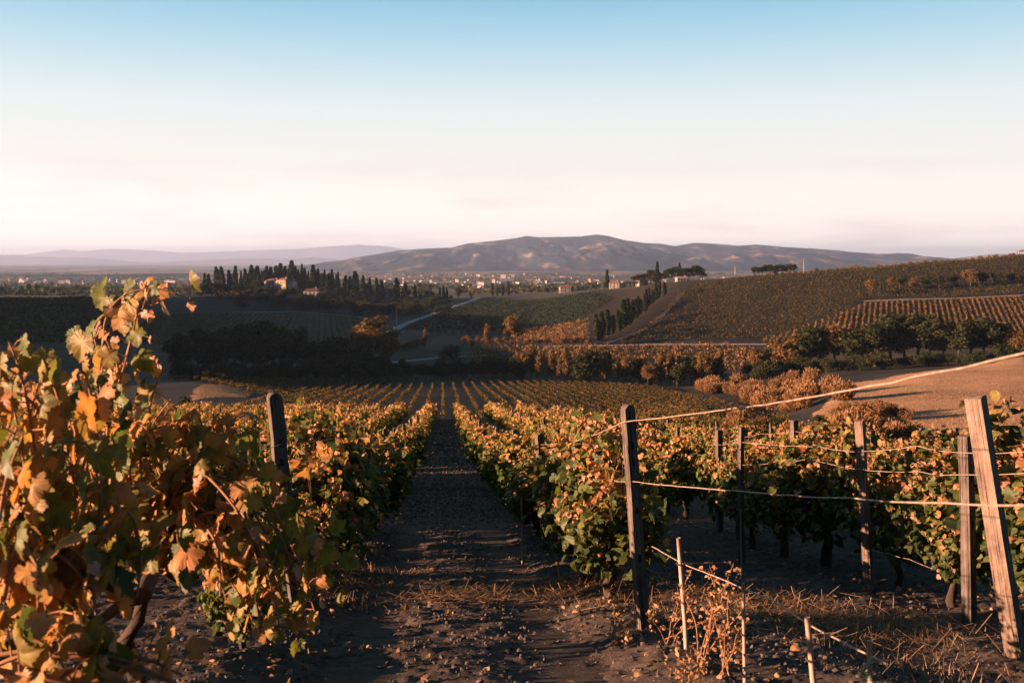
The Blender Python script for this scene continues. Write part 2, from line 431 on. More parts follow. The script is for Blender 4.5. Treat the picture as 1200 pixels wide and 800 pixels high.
# ------------------------------------------------------------------ terrain
NEAR = np.array([(-40, 6.0), (-10, 0.6), (0, -1.12), (2, -1.50), (6, -2.32), (11.5, -3.46), (27, -6.0), (47, -8.7),
                 (75, -12.1), (86, -13.7), (100, -16.9), (115, -19.6), (150, -24.0)])
FAR = [(1500, 343), (3000, 335), (6000, 320), (12000, 312.5), (45000, 307)]
COLS = {
    -900: [(150, -16, 'z'), (180, -10, 'z'), (220, 8, 'z'), (270, 20, 'z'), (350, 30, 'z'), (430, 52, 'z'), (530, 58, 'z'), (700, 60, 'z'), (900, 50, 'z'), (1300, -20, 'z'), (3000, 335), (6000, 320), (12000, 312.5), (45000, 307)],  # this and the next column: unseen hill shaped to shade the valley
    -500: [(150, -20, 'z'), (180, -15, 'z'), (220, -4, 'z'), (270, 8, 'z'), (350, 12, 'z'), (430, 27, 'z'), (530, 41, 'z'), (700, 42, 'z'), (900, 24, 'z'), (1300, -40, 'z'), (3000, 335), (6000, 320), (12000, 312.5), (45000, 307)],
    0: [(150, 488), (180, 474), (220, 450), (320, 440), (420, 404), (560, 382), (700, 366), (900, 352), (1300, 347), (2200, 340), (3200, 335), (4600, 325), (6000, 321), (12000, 312.5), (45000, 307)],
    230: [(150, 487), (178, 467), (225, 446), (320, 443), (420, 405), (560, 383), (700, 367), (780, 356), (840, 349), (930, 346), (1100, 350), (2200, 340), (3200, 335), (4600, 325), (6000, 321), (12000, 312.5), (45000, 307)],
    340: [(150, 489), (182, 472), (320, 444), (420, 406), (560, 383), (700, 366), (780, 356), (840, 345), (890, 339), (960, 339), (1150, 348)] + FAR,
    450: [(150, 490), (182, 473), (310, 445), (340, 440), (420, 409), (600, 387), (760, 368), (880, 352), (960, 345), (1150, 346)] + FAR,
    520: [(150, 490), (182, 473), (310, 446), (340, 441), (430, 406), (600, 384), (800, 361), (950, 351), (1150, 347)] + FAR,
    620: [(150, 490), (182, 474), (310, 447), (340, 442), (430, 405), (500, 396), (600, 382), (800, 356), (950, 348), (1150, 345)] + FAR,
    720: [(150, 494), (190, 479), (310, 451), (340, 444), (430, 404.5), (500, 390), (600, 366), (720, 346), (820, 338), (1000, 338), (1300, 341), (2000, 338)] + FAR[1:],
    800: [(150, 488), (200, 480), (310, 457), (340, 447), (430, 404), (500, 384), (600, 352), (690, 331), (760, 328), (1000, 333), (1500, 340)] + FAR[1:],
    900: [(150, 505), (200, 492), (260, 462), (340, 440), (430, 404), (445, 399), (520, 370), (620, 334), (690, 323), (780, 322), (1000, 330), (1500, 340)] + FAR[1:],
    1000: [(130, 510), (160, 490), (200, 462), (240, 448), (340, 432), (430, 405), (510, 362), (590, 336), (690, 317), (780, 315), (1000, 326), (1500, 340)] + FAR[1:],
    1100: [(130, 505), (160, 485), (200, 456), (250, 433), (300, 436), (430, 405), (530, 350), (600, 338), (690, 311), (780, 307), (1000, 320), (1500, 340)] + FAR[1:],
    1200: [(130, 500), (160, 480), (200, 452), (280, 417), (330, 425), (430, 404), (530, 347), (600, 332), (690, 304), (780, 299), (1000, 315), (1500, 340)] + FAR[1:],
    1900: [(130, 495), (160, 475), (200, 450), (280, 417), (330, 420), (430, 398), (530, 345), (600, 322), (690, 294), (780, 288), (1000, 310), (1500, 340)] + FAR[1:],
}
CPX = np.array(sorted(COLS))
LG = np.linspace(math.log(100), math.log(45000), 260)
TAB = []
for c in CPX:
    pts = COLS[c]
    xs = [math.log(p[0]) for p in pts]
    tz = [(p[1] / p[0]) if len(p) == 3 else -tana(p[1]) for p in pts]
    nz_ = np.interp(100, NEAR[:, 0], NEAR[:, 1]) / 100
    n115 = np.interp(115, NEAR[:, 0], NEAR[:, 1]) / 115
    row = np.interp(LG, [math.log(100), math.log(115)] + xs, [nz_, n115] + tz)
    TAB.append(row)
TAB = np.array(TAB)
k = np.array([1, 2, 3, 2, 1]) / 9.0           # soften the kinks
TAB = np.array([np.convolve(np.pad(r, 2, mode='edge'), k, mode='valid') for r in TAB])

def H(x, y):
    x = np.asarray(x, dtype=float); y = np.asarray(y, dtype=float)
    x, y = np.broadcast_arrays(x, y)
    zn = np.interp(y, NEAR[:, 0], NEAR[:, 1])
    pq = 600 + FPX * x / np.maximum(y, 12.0)
    ex = np.interp(pq, [600, 720, 800, 900, 1000, 1200, 1500], [0, .007, .0165, .030, .033, .030, .024])
    tq = np.clip((y - 18) / 82.0, 0, 1)
    zn = zn - ex * y * tq * tq * (3 - 2 * tq)
    yy = np.maximum(y, 100.0)
    px = np.clip(600 + FPX * x / (yy * 1.003 - 0.02 * yy * 0.1), CPX[0], CPX[-1])
    ci = np.clip(np.searchsorted(CPX, px) - 1, 0, len(CPX) - 2)
    fx = (px - CPX[ci]) / (CPX[ci + 1] - CPX[ci])
    fx = fx * fx * (3 - 2 * fx) * 0.5 + fx * 0.5
    t = (np.log(yy) - LG[0]) / (LG[1] - LG[0])
    li = np.clip(np.floor(t).astype(int), 0, len(LG) - 2); fy = np.clip(t - li, 0, 1)
    a = TAB[ci, li] * (1 - fy) + TAB[ci, li + 1] * fy
    b = TAB[ci + 1, li] * (1 - fy) + TAB[ci + 1, li + 1] * fy
    zf = (a * (1 - fx) + b * fx) * yy
    w = np.clip((y - 100) / 15.0, 0, 1)
    z = zn * (1 - w) + zf * w
    # the knoll behind the vineyard brow stays hidden; small undulation in the distance
    und = (fbm(x / 60.0, y / 60.0, 3, 5) - 0.44) * np.clip((y - 60) / 200, 0, 1) * 2.2 * np.clip(y / 900, 0.3, 1)
    return z + und

def Hs(x, y): return float(H(x, y))

def PX(x, y): return 600 + FPX * x / (y * math.cos(PITCH))

def seg(poly, px, d):
    """is (px, D) inside a polygon given in that space"""
    inside = np.zeros(px.shape, bool)
    n = len(poly)
    for i in range(n):
        x1, y1 = poly[i]; x2, y2 = poly[(i + 1) % n]
        c = ((y1 > d) != (y2 > d)) & (px < (x2 - x1) * (d - y1) / (y2 - y1 + 1e-9) + x1)
        inside ^= c
    return inside

TAN_R = [(955, 172), (985, 215), (1005, 238), (1100, 250), (1210, 283), (1600, 283), (1600, 56), (1075, 56), (1020, 120)]
TAN_L = [(225, 176), (232, 216), (262, 226), (300, 214), (285, 190)]
uu = np.concatenate([np.linspace(-3.2, -0.62, 60), np.linspace(-0.60, 0.60, 460), np.linspace(0.62, 3.2, 60)])
dd = np.concatenate([np.exp(np.linspace(math.log(1.0), math.log(120), 120)), np.exp(np.linspace(math.log(121.5), math.log(1200), 330)),
                     np.exp(np.linspace(math.log(1215), math.log(45000), 90))])
yy = dd - 9.0
UU, YY = np.meshgrid(uu, yy)
XX = UU * (YY + 9.0)
ZZ = H(XX, YY)
V = np.stack([XX, YY, ZZ], -1).reshape(-1, 3)
nu, nd = len(uu), len(yy)
i0 = (np.arange(nd - 1)[:, None] * nu + np.arange(nu - 1)[None]).ravel()
F = np.stack([i0, i0 + 1, i0 + nu + 1, i0 + nu], -1)
pxv = 600 + FPX * V[:, 0] / np.maximum(V[:, 1], 1); dv = V[:, 1]
colr = np.tile(np.array([0.108, 0.085, 0.067]), (len(V), 1))
def setc(mask, c): colr[mask] = c
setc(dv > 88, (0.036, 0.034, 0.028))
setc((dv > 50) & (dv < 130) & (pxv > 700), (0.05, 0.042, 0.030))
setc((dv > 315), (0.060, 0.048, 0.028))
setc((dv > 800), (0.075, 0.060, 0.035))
setc((dv > 690) & (dv < 1050) & (pxv < 580), (0.020, 0.026, 0.016))  # dark green grass of the villa slope, deepened by shade in its colour
setc((dv > 585) & (dv < 900) & (pxv > 470) & (pxv < 720), (0.028, 0.036, 0.024))  # central field: shade of the villa hill put into the ground colour
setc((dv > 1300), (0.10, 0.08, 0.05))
pn = pxv + (fbm(V[:, 0] / 6, V[:, 1] / 9, 3, 3) - 0.45) * 30
dn = dv + (fbm(V[:, 0] / 5, V[:, 1] / 7, 3, 8) - 0.45) * 14
setc(seg(TAN_R, pn, dn), (0.42, 0.25, 0.14))
setc(seg(TAN_L, pn, dn), (0.36, 0.21, 0.11))
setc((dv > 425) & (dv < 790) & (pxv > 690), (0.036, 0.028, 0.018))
# patchwork of fields on the far plain
pl = dv > 1300
patch = vnoise(V[:, 0] / 260, V[:, 1] / 700, 21)
colr[pl & (patch > 0.62)] = (0.24, 0.16, 0.09)
colr[pl & (patch < 0.30)] = (0.05, 0.055, 0.03)
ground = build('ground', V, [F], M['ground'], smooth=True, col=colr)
tag(ground, kind='structure')

# ------------------------------------------------------------------ distant hills and mountains
def mountain_mat(name, c1, c2, c3, scale):
    m, nt, out = newmat(name)
    tc = nt.nodes.new('ShaderNodeTexCoord'); mp_ = nt.nodes.new('ShaderNodeMapping')
    mp_.inputs['Scale'].default_value = (1, 0.35, 1.6)
    nt.links.new(tc.outputs['Object'], mp_.inputs[0])
    n = nt.nodes.new('ShaderNodeTexNoise'); n.inputs['Scale'].default_value = scale; n.inputs['Detail'].default_value = 8; n.inputs['Roughness'].default_value = 0.6
    nt.links.new(mp_.outputs[0], n.inputs[0])
    r = ramp_node(nt, [(0.42, c1), (0.56, c2), (0.66, c3)]); nt.links.new(n.outputs[0], r.inputs[0])
    d = nt.nodes.new('ShaderNodeBsdfDiffuse'); nt.links.new(r.outputs[0], d.inputs['Color'])
    nt.links.new(d.outputs[0], out.inputs['Surface'])
    return m

def ridge(name, prof, D, depth, base, mat, relief, seed, nx=400, ny=70):
    """a mountain range: the skyline of prof at distance D, slopes falling to base over depth in front and behind"""
    pxs = np.linspace(prof[0][0], prof[-1][0], nx)
    top = np.interp(pxs, [p[0] for p in prof], [p[1] for p in prof])
    ztop = np.array([-D * tana(p) for p in top])
    s = np.linspace(-1, 1, ny)
    S, P = np.meshgrid(s, pxs, indexing='ij')
    X = (P - 600) / FPX * D
    Y = D + S * depth
    n = fbm(X / (depth * 0.22) + 3, Y / (depth * 0.6), 6, seed) - 0.47
    n2 = np.abs(fbm(X / (depth * 0.12), Y / (depth * 0.5), 5, seed + 40) - 0.47) * 1.4
    t = np.clip(1 - np.abs(S), 0, 1)
    env = t ** 0.95
    Z = base + (ztop[None] - base) * env
    w = np.clip(t * 4, 0, 1) * np.clip((1 - t) * 3.5, 0.04, 1)
    Z = Z + (ztop[None] - base) * relief * w * (n * 1.2 - n2 * 1.1)
    V = np.stack([X, Y, Z], -1).reshape(-1, 3)
    i0 = (np.arange(ny - 1)[:, None] * nx + np.arange(nx - 1)[None]).ravel()
    F = np.stack([i0, i0 + 1, i0 + nx + 1, i0 + nx], -1)
    o = build(name, V, [F], mat, smooth=True)
    tag(o, kind='structure')
    return o
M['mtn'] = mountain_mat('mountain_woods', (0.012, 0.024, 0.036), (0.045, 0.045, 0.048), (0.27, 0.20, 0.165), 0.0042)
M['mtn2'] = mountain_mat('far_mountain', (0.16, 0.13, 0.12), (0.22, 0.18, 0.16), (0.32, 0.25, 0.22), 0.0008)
MAIN = [(330, 318), (380, 309), (410, 303), (430, 299.5), (470, 293), (500, 291), (530, 290), (548, 285), (590, 280.5), (608, 278), (617, 276),
        (630, 277.5), (660, 277), (680, 276), (698, 274), (712, 276), (730, 281), (755, 284.5), (772, 285), (790, 288), (812, 284), (835, 285),
        (862, 287.5), (885, 286), (915, 289), (950, 291), (985, 294.5), (1020, 296.5), (1050, 299), (1090, 303), (1130, 302.5), (1160, 306), (1240, 312)]
ridge('mountain', MAIN, 11000, 3600, -78, M['mtn'], 0.62, 3, 700, 110)
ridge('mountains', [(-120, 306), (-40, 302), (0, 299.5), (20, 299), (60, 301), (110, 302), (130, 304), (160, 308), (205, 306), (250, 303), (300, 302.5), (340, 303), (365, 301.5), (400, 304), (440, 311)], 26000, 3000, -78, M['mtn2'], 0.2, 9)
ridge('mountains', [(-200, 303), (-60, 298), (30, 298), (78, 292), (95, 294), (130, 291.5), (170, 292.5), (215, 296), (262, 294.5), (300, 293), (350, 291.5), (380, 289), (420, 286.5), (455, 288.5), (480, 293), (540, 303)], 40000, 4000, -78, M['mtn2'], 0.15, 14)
ridge('hills', [(-300, 326), (-60, 322), (0, 323.5), (50, 321.5), (90, 322), (140, 321), (200, 320), (250, 320.5), (310, 324), (380, 330)], 5200, 420, -78, M['mtn'], 0.2, 21, 260, 40)
ridge('hills', [(380, 324), (440, 319), (480, 317.5), (540, 318.5), (600, 319), (650, 318), (690, 317.5), (740, 319), (800, 321), (900, 324)], 7000, 500, -80, M['mtn'], 0.2, 25, 260, 40)
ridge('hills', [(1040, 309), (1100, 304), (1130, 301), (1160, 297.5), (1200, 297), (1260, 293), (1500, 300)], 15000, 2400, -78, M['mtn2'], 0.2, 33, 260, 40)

# ------------------------------------------------------------------ haze
hz = MB(); hz.box(-46000, 46000, -300, 45500, -135, 500)
mh, nt, out = newmat('haze')
pv = nt.nodes.new('ShaderNodeVolumePrincipled')
pv.inputs['Color'].default_value = (0.48, 0.68, 1.0, 1)
pv.inputs['Density'].default_value = 4.7e-5
pv.inputs['Anisotropy'].default_value = 0.2
nt.links.new(pv.outputs[0], out.inputs['Volume'])
haze = hz.build('haze', mh); tag(haze, kind='stuff')

# ------------------------------------------------------------------ roads and tracks
def strip(name, pts, w, mat, lift=0.25, n=60):
    """a road draped on the terrain; pts are (px, D)"""
    P = [Vector(((p - 600) / FPX * d, d, 0)) for p, d in pts]
    L = [0]
    for a, b in zip(P, P[1:]): L.append(L[-1] + (b - a).length)
    s = np.linspace(0, L[-1], n)
    x = np.interp(s, L, [p.x for p in P]); y = np.interp(s, L, [p.y for p in P])
    dx = np.gradient(x); dy = np.gradient(y); l = np.hypot(dx, dy)
    nx, ny = -dy / l, dx / l
    ks = np.linspace(-1, 1, 5)
    V = []
    for kk in ks:
        xx = x + nx * w / 2 * kk; yy_ = y + ny * w / 2 * kk
        V.append(np.stack([xx, yy_, H(xx, yy_) + lift], -1))
    V = np.array(V)
    i0 = (np.arange(4)[:, None] * n + np.arange(n - 1)[None]).ravel()
    F = np.stack([i0, i0 + 1, i0 + n + 1, i0 + n], -1)
    o = build(name, V.reshape(-1, 3), [F], mat, smooth=True)
    return tag(o, kind='structure')
strip('road', [(458, 585), (472, 640), (490, 690), (515, 760), (535, 830), (552, 900), (560, 980)], 6.0, M['asphalt'], 0.3, 120)
strip('road', [(457, 588), (452, 560), (440, 530)], 4.5, M['asphalt'], 0.3, 40)
strip('track', [(640, 430), (680, 431), (740, 432), (800, 432), (860, 431), (915, 429)], 5.0, M['track'], 0.25, 90)
strip('track', [(705, 436), (735, 470), (765, 520), (790, 590), (800, 640)], 3.2, M['clod'], 0.25, 90)
strip('track', [(440, 372), (520, 395), (580, 402), (645, 420)], 4.0, M['track'], 0.2, 60)
strip('track', [(1012, 533), (1060, 535), (1120, 536), (1230, 538)], 3.5, M['track'], 0.3, 60)
strip('track', [(262, 702), (330, 704), (420, 708), (440, 690)], 3.0, M['track'], 0.3, 80)
strip('track', [(1165, 431), (1230, 428)], 5.0, M['track'], 0.3, 30)

# ------------------------------------------------------------------ leaf templates
def tpl_hi(curl, fold, seed):
    half = [(0.05, -0.03), (0.15, -0.17), (0.27, -0.20), (0.38, -0.13), (0.45, 0.0), (0.40, 0.09), (0.50, 0.13), (0.58, 0.22), (0.62, 0.36),
            (0.54, 0.43), (0.48, 0.52), (0.36, 0.46), (0.35, 0.57), (0.36, 0.67), (0.27, 0.74), (0.22, 0.84), (0.11, 0.90), (0.0, 1.03)]
    r = random.Random(seed)
    pts = [(x, y) for x, y in half] + [(-x, y) for x, y in reversed(half[:-1])]
    pts = [(x * r.uniform(0.93, 1.07), y + r.uniform(-0.02, 0.02)) for x, y in pts]
    c = (0.0, 0.24)
    tp_ = []
    for i, p in enumerate(pts):                       # a tooth between every two outline points
        q = pts[(i + 1) % len(pts)]
        tp_.append(p)
        mx_, my_ = (p[0] + q[0]) / 2, (p[1] + q[1]) / 2
        f_ = 0.955 + r.uniform(-0.02, 0.02)
        tp_.append((c[0] + (mx_ - c[0]) * f_, c[1] + (my_ - c[1]) * f_))
    pts = tp_
    ring1 = [(c[0] + (x - c[0]) * 0.55, c[1] + (y - c[1]) * 0.55) for x, y in pts]
    P = [c] + ring1 + pts
    n = len(pts)
    V = []
    for i, (x, y) in enumerate(P):
        rr = x * x + (y - 0.3) ** 2
        z = fold * abs(x) - curl * rr + 0.05 * math.sin(7 * x + seed) * math.sin(6 * y + 2 * seed)
        if i > n: z += r.uniform(-0.03, 0.03)
        V.append((x, y, z))
    T = [(0, 1 + i, 1 + (i + 1) % n) for i in range(n)]
    Q = [(1 + i, 1 + n + i, 1 + n + (i + 1) % n, 1 + (i + 1) % n) for i in range(n)]
    return np.array(V), np.array(T), np.array(Q)

def tpl_lo(curl, fold, seed):
    half = [(0.30, -0.16), (0.46, 0.02), (0.62, 0.33), (0.36, 0.44), (0.30, 0.72), (0.0, 1.0)]
    r = random.Random(seed)
    pts = [(0.0, -0.02)] + half + [(-x, y) for x, y in reversed(half[:-1])]
    P = [(0.0, 0.28)] + [(x * r.uniform(0.9, 1.1), y + r.uniform(-0.04, 0.04)) for x, y in pts]
    V = [(x, y, fold * abs(x) - curl * (x * x + (y - 0.3) ** 2) + (r.uniform(-0.05, 0.05) if i else 0)) for i, (x, y) in enumerate(P)]
    n = len(pts)
    T = [(0, 1 + i, 1 + (i + 1) % n) for i in range(n)]
    return np.array(V), np.array(T), np.zeros((0, 4), int)

def tpl_far(seed):
    r = random.Random(seed)
    V = [(0, 0, 0), (0.55, 0.45, -0.12 + r.uniform(-.1, .1)), (0.05, 1.0, -0.15), (-0.5, 0.5, -0.10 + r.uniform(-.1, .1))]
    return np.array(V), np.zeros((0, 3), int), np.array([(0, 1, 2, 3)])
HI = [tpl_hi(c, f, s) for c, f, s in ((0.25, 0.10, 1), (0.55, -0.15, 2), (0.05, 0.22, 3), (0.9, 0.25, 4), (0.35, 0.3, 5))]
LO = [tpl_lo(c, f, s) for c, f, s in ((0.4, 0.2, 1), (1.0, -0.35, 2), (0.2, 0.5, 3), (1.6, 0.7, 4), (1.3, -0.8, 5))]
FARL = [tpl_far(s) for s in range(4)]

REEDL = [(v * np.array([0.22, 1, 1]), t, q) for v, t, q in FARL]

def frames(nrm, tip):
    nrm = nrm / (np.linalg.norm(nrm, axis=1, keepdims=True) + 1e-9)
    tip = tip - (tip * nrm).sum(1, keepdims=True) * nrm
    tip = tip / (np.linalg.norm(tip, axis=1, keepdims=True) + 1e-9)
    sx = np.cross(tip, nrm)
    return np.stack([sx, tip, nrm], axis=2)      # columns are the local axes

RIM = {}
def leaves(pos, nrm, tip, size, tint, tpls, which=None, rim=False):
    """many leaves in one mesh: returns V, [tris, quads], tint per face"""
    pos = np.asarray(pos, float); N = len(pos)
    R = frames(np.asarray(nrm, float), np.asarray(tip, float))
    if which is None: which = rng.integers(0, len(tpls), N)
    Vs = []; Ts = []; Qs = []; tT = []; tQ = []; off = 0; RIMS = []
    for k, (tv, tt, tq) in enumerate(tpls):
        idx = np.nonzero(which == k)[0]
        if not len(idx): continue
        W = np.einsum('nij,vj->nvi', R[idx], tv) * np.asarray(size)[idx][:, None, None] + pos[idx][:, None, :]
        nv = len(tv)
        base = off + np.arange(len(idx))[:, None, None] * nv
        if len(tt): Ts.append((tt[None] + base).reshape(-1, 3)); tT.append(np.repeat(np.asarray(tint)[idx], len(tt)))
        if len(tq): Qs.append((tq[None] + base).reshape(-1, 4)); tQ.append(np.repeat(np.asarray(tint)[idx], len(tq)))
        Vs.append(W.reshape(-1, 3)); off += len(idx) * nv
        rv = np.hypot(tv[:, 0], tv[:, 1] - 0.26); RIMS.append(np.tile(rv / rv.max(), len(idx)))
    V = np.concatenate(Vs)
    RIM['last'] = np.concatenate(RIMS)
    Fs = []; ti = []
    if Ts: Fs.append(np.concatenate(Ts)); ti.append(np.concatenate(tT))
    if Qs: Fs.append(np.concatenate(Qs)); ti.append(np.concatenate(tQ))
    return V, Fs, np.concatenate(ti)

# ------------------------------------------------------------------ vineyard grid
SL = -0.07                       # rows run a little to the left of straight ahead
ROT = math.atan(-SL)
def rowx(x0, y): return x0 + SL * y
ROWS_R = [1.25, 3.85] + [3.85 + 2.35 * k for k in range(1, 26)]
ROWS_L = [-1.07 - 2.35 * k for k in range(0, 27)]

def canopy(n, L, h0, h1, th, lo_dry=0.25, seed=0, shoots=5, size=(0.065, 0.125)):
    """leaf positions for one metre of trellised vine; local Y runs along the row, z from the ground"""
    g = np.random.default_rng(seed)
    y = (g.beta(1.6, 1.6, n) - 0.5) * L
    hz_ = g.beta(1.9, 1.25, n)
    lump = 0.16 * np.sin(y * 7 + seed) + 0.10 * np.sin(y * 15 + 2.1 * seed)
    z = h0 + lump * 0.5 + (h1 - h0 + lump) * hz_
    side = np.where(g.random(n) < 0.5, -1, 1)
    prof = np.sin(np.clip(hz_, 0.05, 0.98) * math.pi) ** 0.5
    x = side * th * prof * (1 - g.random(n) ** 2.2 * 0.95) + 0.05 * g.normal(size=n)
    pos = np.stack([x, y, z], 1)
    nrm = np.stack([side * 0.9 + 0.5 * g.normal(size=n), 0.6 * g.normal(size=n), 0.35 + 0.5 * g.normal(size=n)], 1)
    tip = np.stack([side * 0.4 + 0.4 * g.normal(size=n), 0.6 * g.normal(size=n), -1 + 0.4 * g.normal(size=n)], 1)
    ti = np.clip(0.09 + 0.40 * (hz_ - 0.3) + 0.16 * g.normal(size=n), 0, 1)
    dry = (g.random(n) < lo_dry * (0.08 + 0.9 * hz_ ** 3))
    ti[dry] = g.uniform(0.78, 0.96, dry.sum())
    sz = g.uniform(size[0], size[1], n)
    sz[dry] *= 0.62
    # shoots sticking out at the top and drooping to the sides
    for s in range(shoots):
        yb = g.uniform(-L / 2, L / 2); m = g.integers(7, 13); t = np.linspace(0, 1, m)
        lean = g.normal(0, 0.25); up = g.uniform(0.12, 0.34)
        sx = g.choice([-1, 1]) * g.uniform(0.02, 0.30)
        p = np.stack([sx * t ** 1.4 * 1.3 + 0.02 * g.normal(size=m), yb + lean * t, h1 - 0.1 + up * t - 0.25 * abs(sx) * t ** 2], 1)
        pos = np.concatenate([pos, p])
        nrm = np.concatenate([nrm, g.normal(size=(m, 3)) + [0, -0.2, 0.4]])
        tip = np.concatenate([tip, g.normal(size=(m, 3)) * 0.7 + [0, 0, -0.6]])
        ti = np.concatenate([ti, np.clip(g.normal(0.66, 0.22, m), 0, 0.97)])
        sz = np.concatenate([sz, g.uniform(0.05, 0.105, m) * (1 - 0.4 * t)])
    return pos, nrm, tip, sz, ti

def trunk_mb(seed, h=0.75, r=0.028):
    rr = random.Random(seed)
    mb = MB()
    n = 8
    pts = [(rr.uniform(-.03, .03) * (i > 0), rr.uniform(-.03, .03) * (i > 0), h * i / (n - 1) - 0.03) for i in range(n)]
    mb.tube(pts, [r * (1.5 - 0.6 * i / (n - 1)) * rr.uniform(0.85, 1.2) for i in range(n)], 7)
    for s in (-1, 1):
        q = [pts[-1], (0.01, s * 0.16, h + 0.03), (0.0, s * 0.38, h + 0.05), (0.01, s * 0.55, h + 0.04)]
        mb.tube(q, [r * 0.8, r * 0.62, r * 0.5, r * 0.35], 6)
    for k in range(6):                     # canes rising from the cordon
        y = rr.uniform(-0.5, 0.5); sx = rr.uniform(-0.2, 0.2)
        mb.tube([(0, y, h + 0.03), (sx * 0.4, y + rr.uniform(-.1, .1), h + 0.3), (sx, y + rr.uniform(-.2, .2), h + 0.6)], [0.006, 0.005, 0.003], 4)
    return mb

FOL_HI = []; FOL_LO = []; TRK = []
for s in range(5):
    c = canopy(980, 1.22, 0.40, 1.24, 0.30, 0.75, 100 + s, 10, (0.05, 0.108))
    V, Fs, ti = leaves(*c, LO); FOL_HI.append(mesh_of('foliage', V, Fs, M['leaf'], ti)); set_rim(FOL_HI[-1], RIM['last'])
for s in range(7):
    c = canopy(520, 1.2, 0.40, 1.22, 0.29, 0.75, 200 + s, 9, (0.07, 0.13))
    V, Fs, ti = leaves(*c, LO); FOL_LO.append(mesh_of('foliage', V, Fs, M['leaf_far'], ti))
for s in range(4): TRK.append(trunk_mb(s).mesh('trunk', M['bark'], True))

def row_end(p): return float(np.interp(p, [560, 640, 720, 800, 900, 1200], [86, 80, 60, 44, 34, 30]))
# every vine position in the near vineyard
cand = []
for sidek, rows in (('left', ROWS_L), ('right', ROWS_R)):
    for ri, x0 in enumerate(rows):
        y = (5.2 if ri == 0 else 4.7) if sidek == 'left' else (7.3 if ri == 0 else 5.4)
        y += random.uniform(0, 0.3) * (ri > 1)
        while y < 88:
            x = rowx(x0, y)
            p = PX(x, y)
            if -70 < p < 1290 and random.random() > 0.085 and y < np.interp(p, [560, 640, 720, 800, 900, 1200], [86, 80, 60, 44, 34, 30]):
                cand.append((y, x, sidek, ri))
            y += random.uniform(0.88, 1.0)
cand.sort(key=lambda c: c[0])
N_IND = 292
ind, rest = cand[:N_IND], cand[N_IND:]
cnt = {}
vine_group = 'grapevines in the near rows'
for n, (y, x, sidek, ri) in enumerate(ind):
    cnt[(sidek, ri)] = cnt.get((sidek, ri), 0) + 1
    kk = cnt[(sidek, ri)]
    look = ['green grapevine with dry tips', 'orange and green grapevine', 'bushy autumn grapevine'][n % 3]
    lab = '%s, %s in the %s row %s of the path' % (look, ordw(kk), ordw(ri + 1), sidek)
    root = thing('grapevine', lab, 'grapevine', (x, y, Hs(x, y)), ROT + random.choice((0, math.pi)) + random.uniform(-.05, .05), vine_group)
    sc = random.uniform(0.64, 1.0)
    if sidek == 'left' and ri == 0 and y < 7.2: sc = 0.55
    elif sidek == 'left' and ri == 0 and y < 11: sc = 1.0
    root.location.x += random.uniform(-.10, .10)
    root.scale = (sc * random.uniform(0.75, 1.5), sc * 1.03, sc)
    if sidek == 'right' and ri == 0 and 9.0 < y < 11.9:
        root.location.x = x + 0.17; root.scale[0] = 0.42
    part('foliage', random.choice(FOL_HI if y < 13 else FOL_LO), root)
    part('trunk', random.choice(TRK), root)

P = []; Nn = []; T = []; S = []; TI = []
for n, (y, x, sidek, ri) in enumerate(rest):
    m = 190 if y < 55 else 95
    p, nr, tp, sz, ti = canopy(m, 1.2, 0.30, 1.10, 0.30, 0.4, 1000 + n, 3, (0.10, 0.20) if y < 55 else (0.16, 0.28))
    p = p * [random.uniform(0.7, 1.4), 1, random.uniform(0.68, 1.12)] + np.array([x + random.uniform(-.12, .12), y, Hs(x, y)])
    ti = np.clip(ti + 0.30 * np.clip((y - 18) / 30.0, 0, 1), 0, 0.97)
    P.append(p); Nn.append(nr); T.append(tp); S.append(sz); TI.append(ti)
V, Fs, ti = leaves(np.concatenate(P), np.concatenate(Nn), np.concatenate(T), np.concatenate(S), np.concatenate(TI), FARL)
o = build('grapevines', V, Fs, M['leaf_far'], tint=ti)
tag(o, 'orange leaved grapevines filling the rows farther down the slope', 'grapevines', None, 'stuff')

# ------------------------------------------------------------------ vine rows in the fields below
def hedge_pts(x, y, per_m, h, th, size, g, tint0):
    """leaf clumps along a polyline of points one metre apart"""
    n = len(x)
    m = int(n * per_m)
    i = g.random(m) * (n - 1); a = np.floor(i).astype(int); f = i - a
    X = x[a] * (1 - f) + x[np.minimum(a + 1, n - 1)] * f; Y = y[a] * (1 - f) + y[np.minimum(a + 1, n - 1)] * f
    gap = vnoise(X * 0.35 + 7, Y * 0.35, int(tint0 * 100)) > 0.16
    X, Y = X[gap], Y[gap]; m = len(X)
    Z = H(X, Y)
    hh = g.beta(1.6, 1.2, m)
    pos = np.stack([X + g.normal(0, th, m), Y + g.normal(0, th, m), Z + 0.25 + hh * h], 1)
    nrm = np.stack([g.normal(size=m) - 0.3, g.normal(size=m) - 0.3, g.normal(size=m) * 0.6 + 0.4], 1)
    tip = g.normal(size=(m, 3)) + [0, 0, -0.5]
    ti = np.clip(tint0 + 0.25 * (hh - 0.4) + 0.18 * g.normal(size=m), 0, 1)
    return pos, nrm, tip, g.uniform(size[0], size[1], m), ti

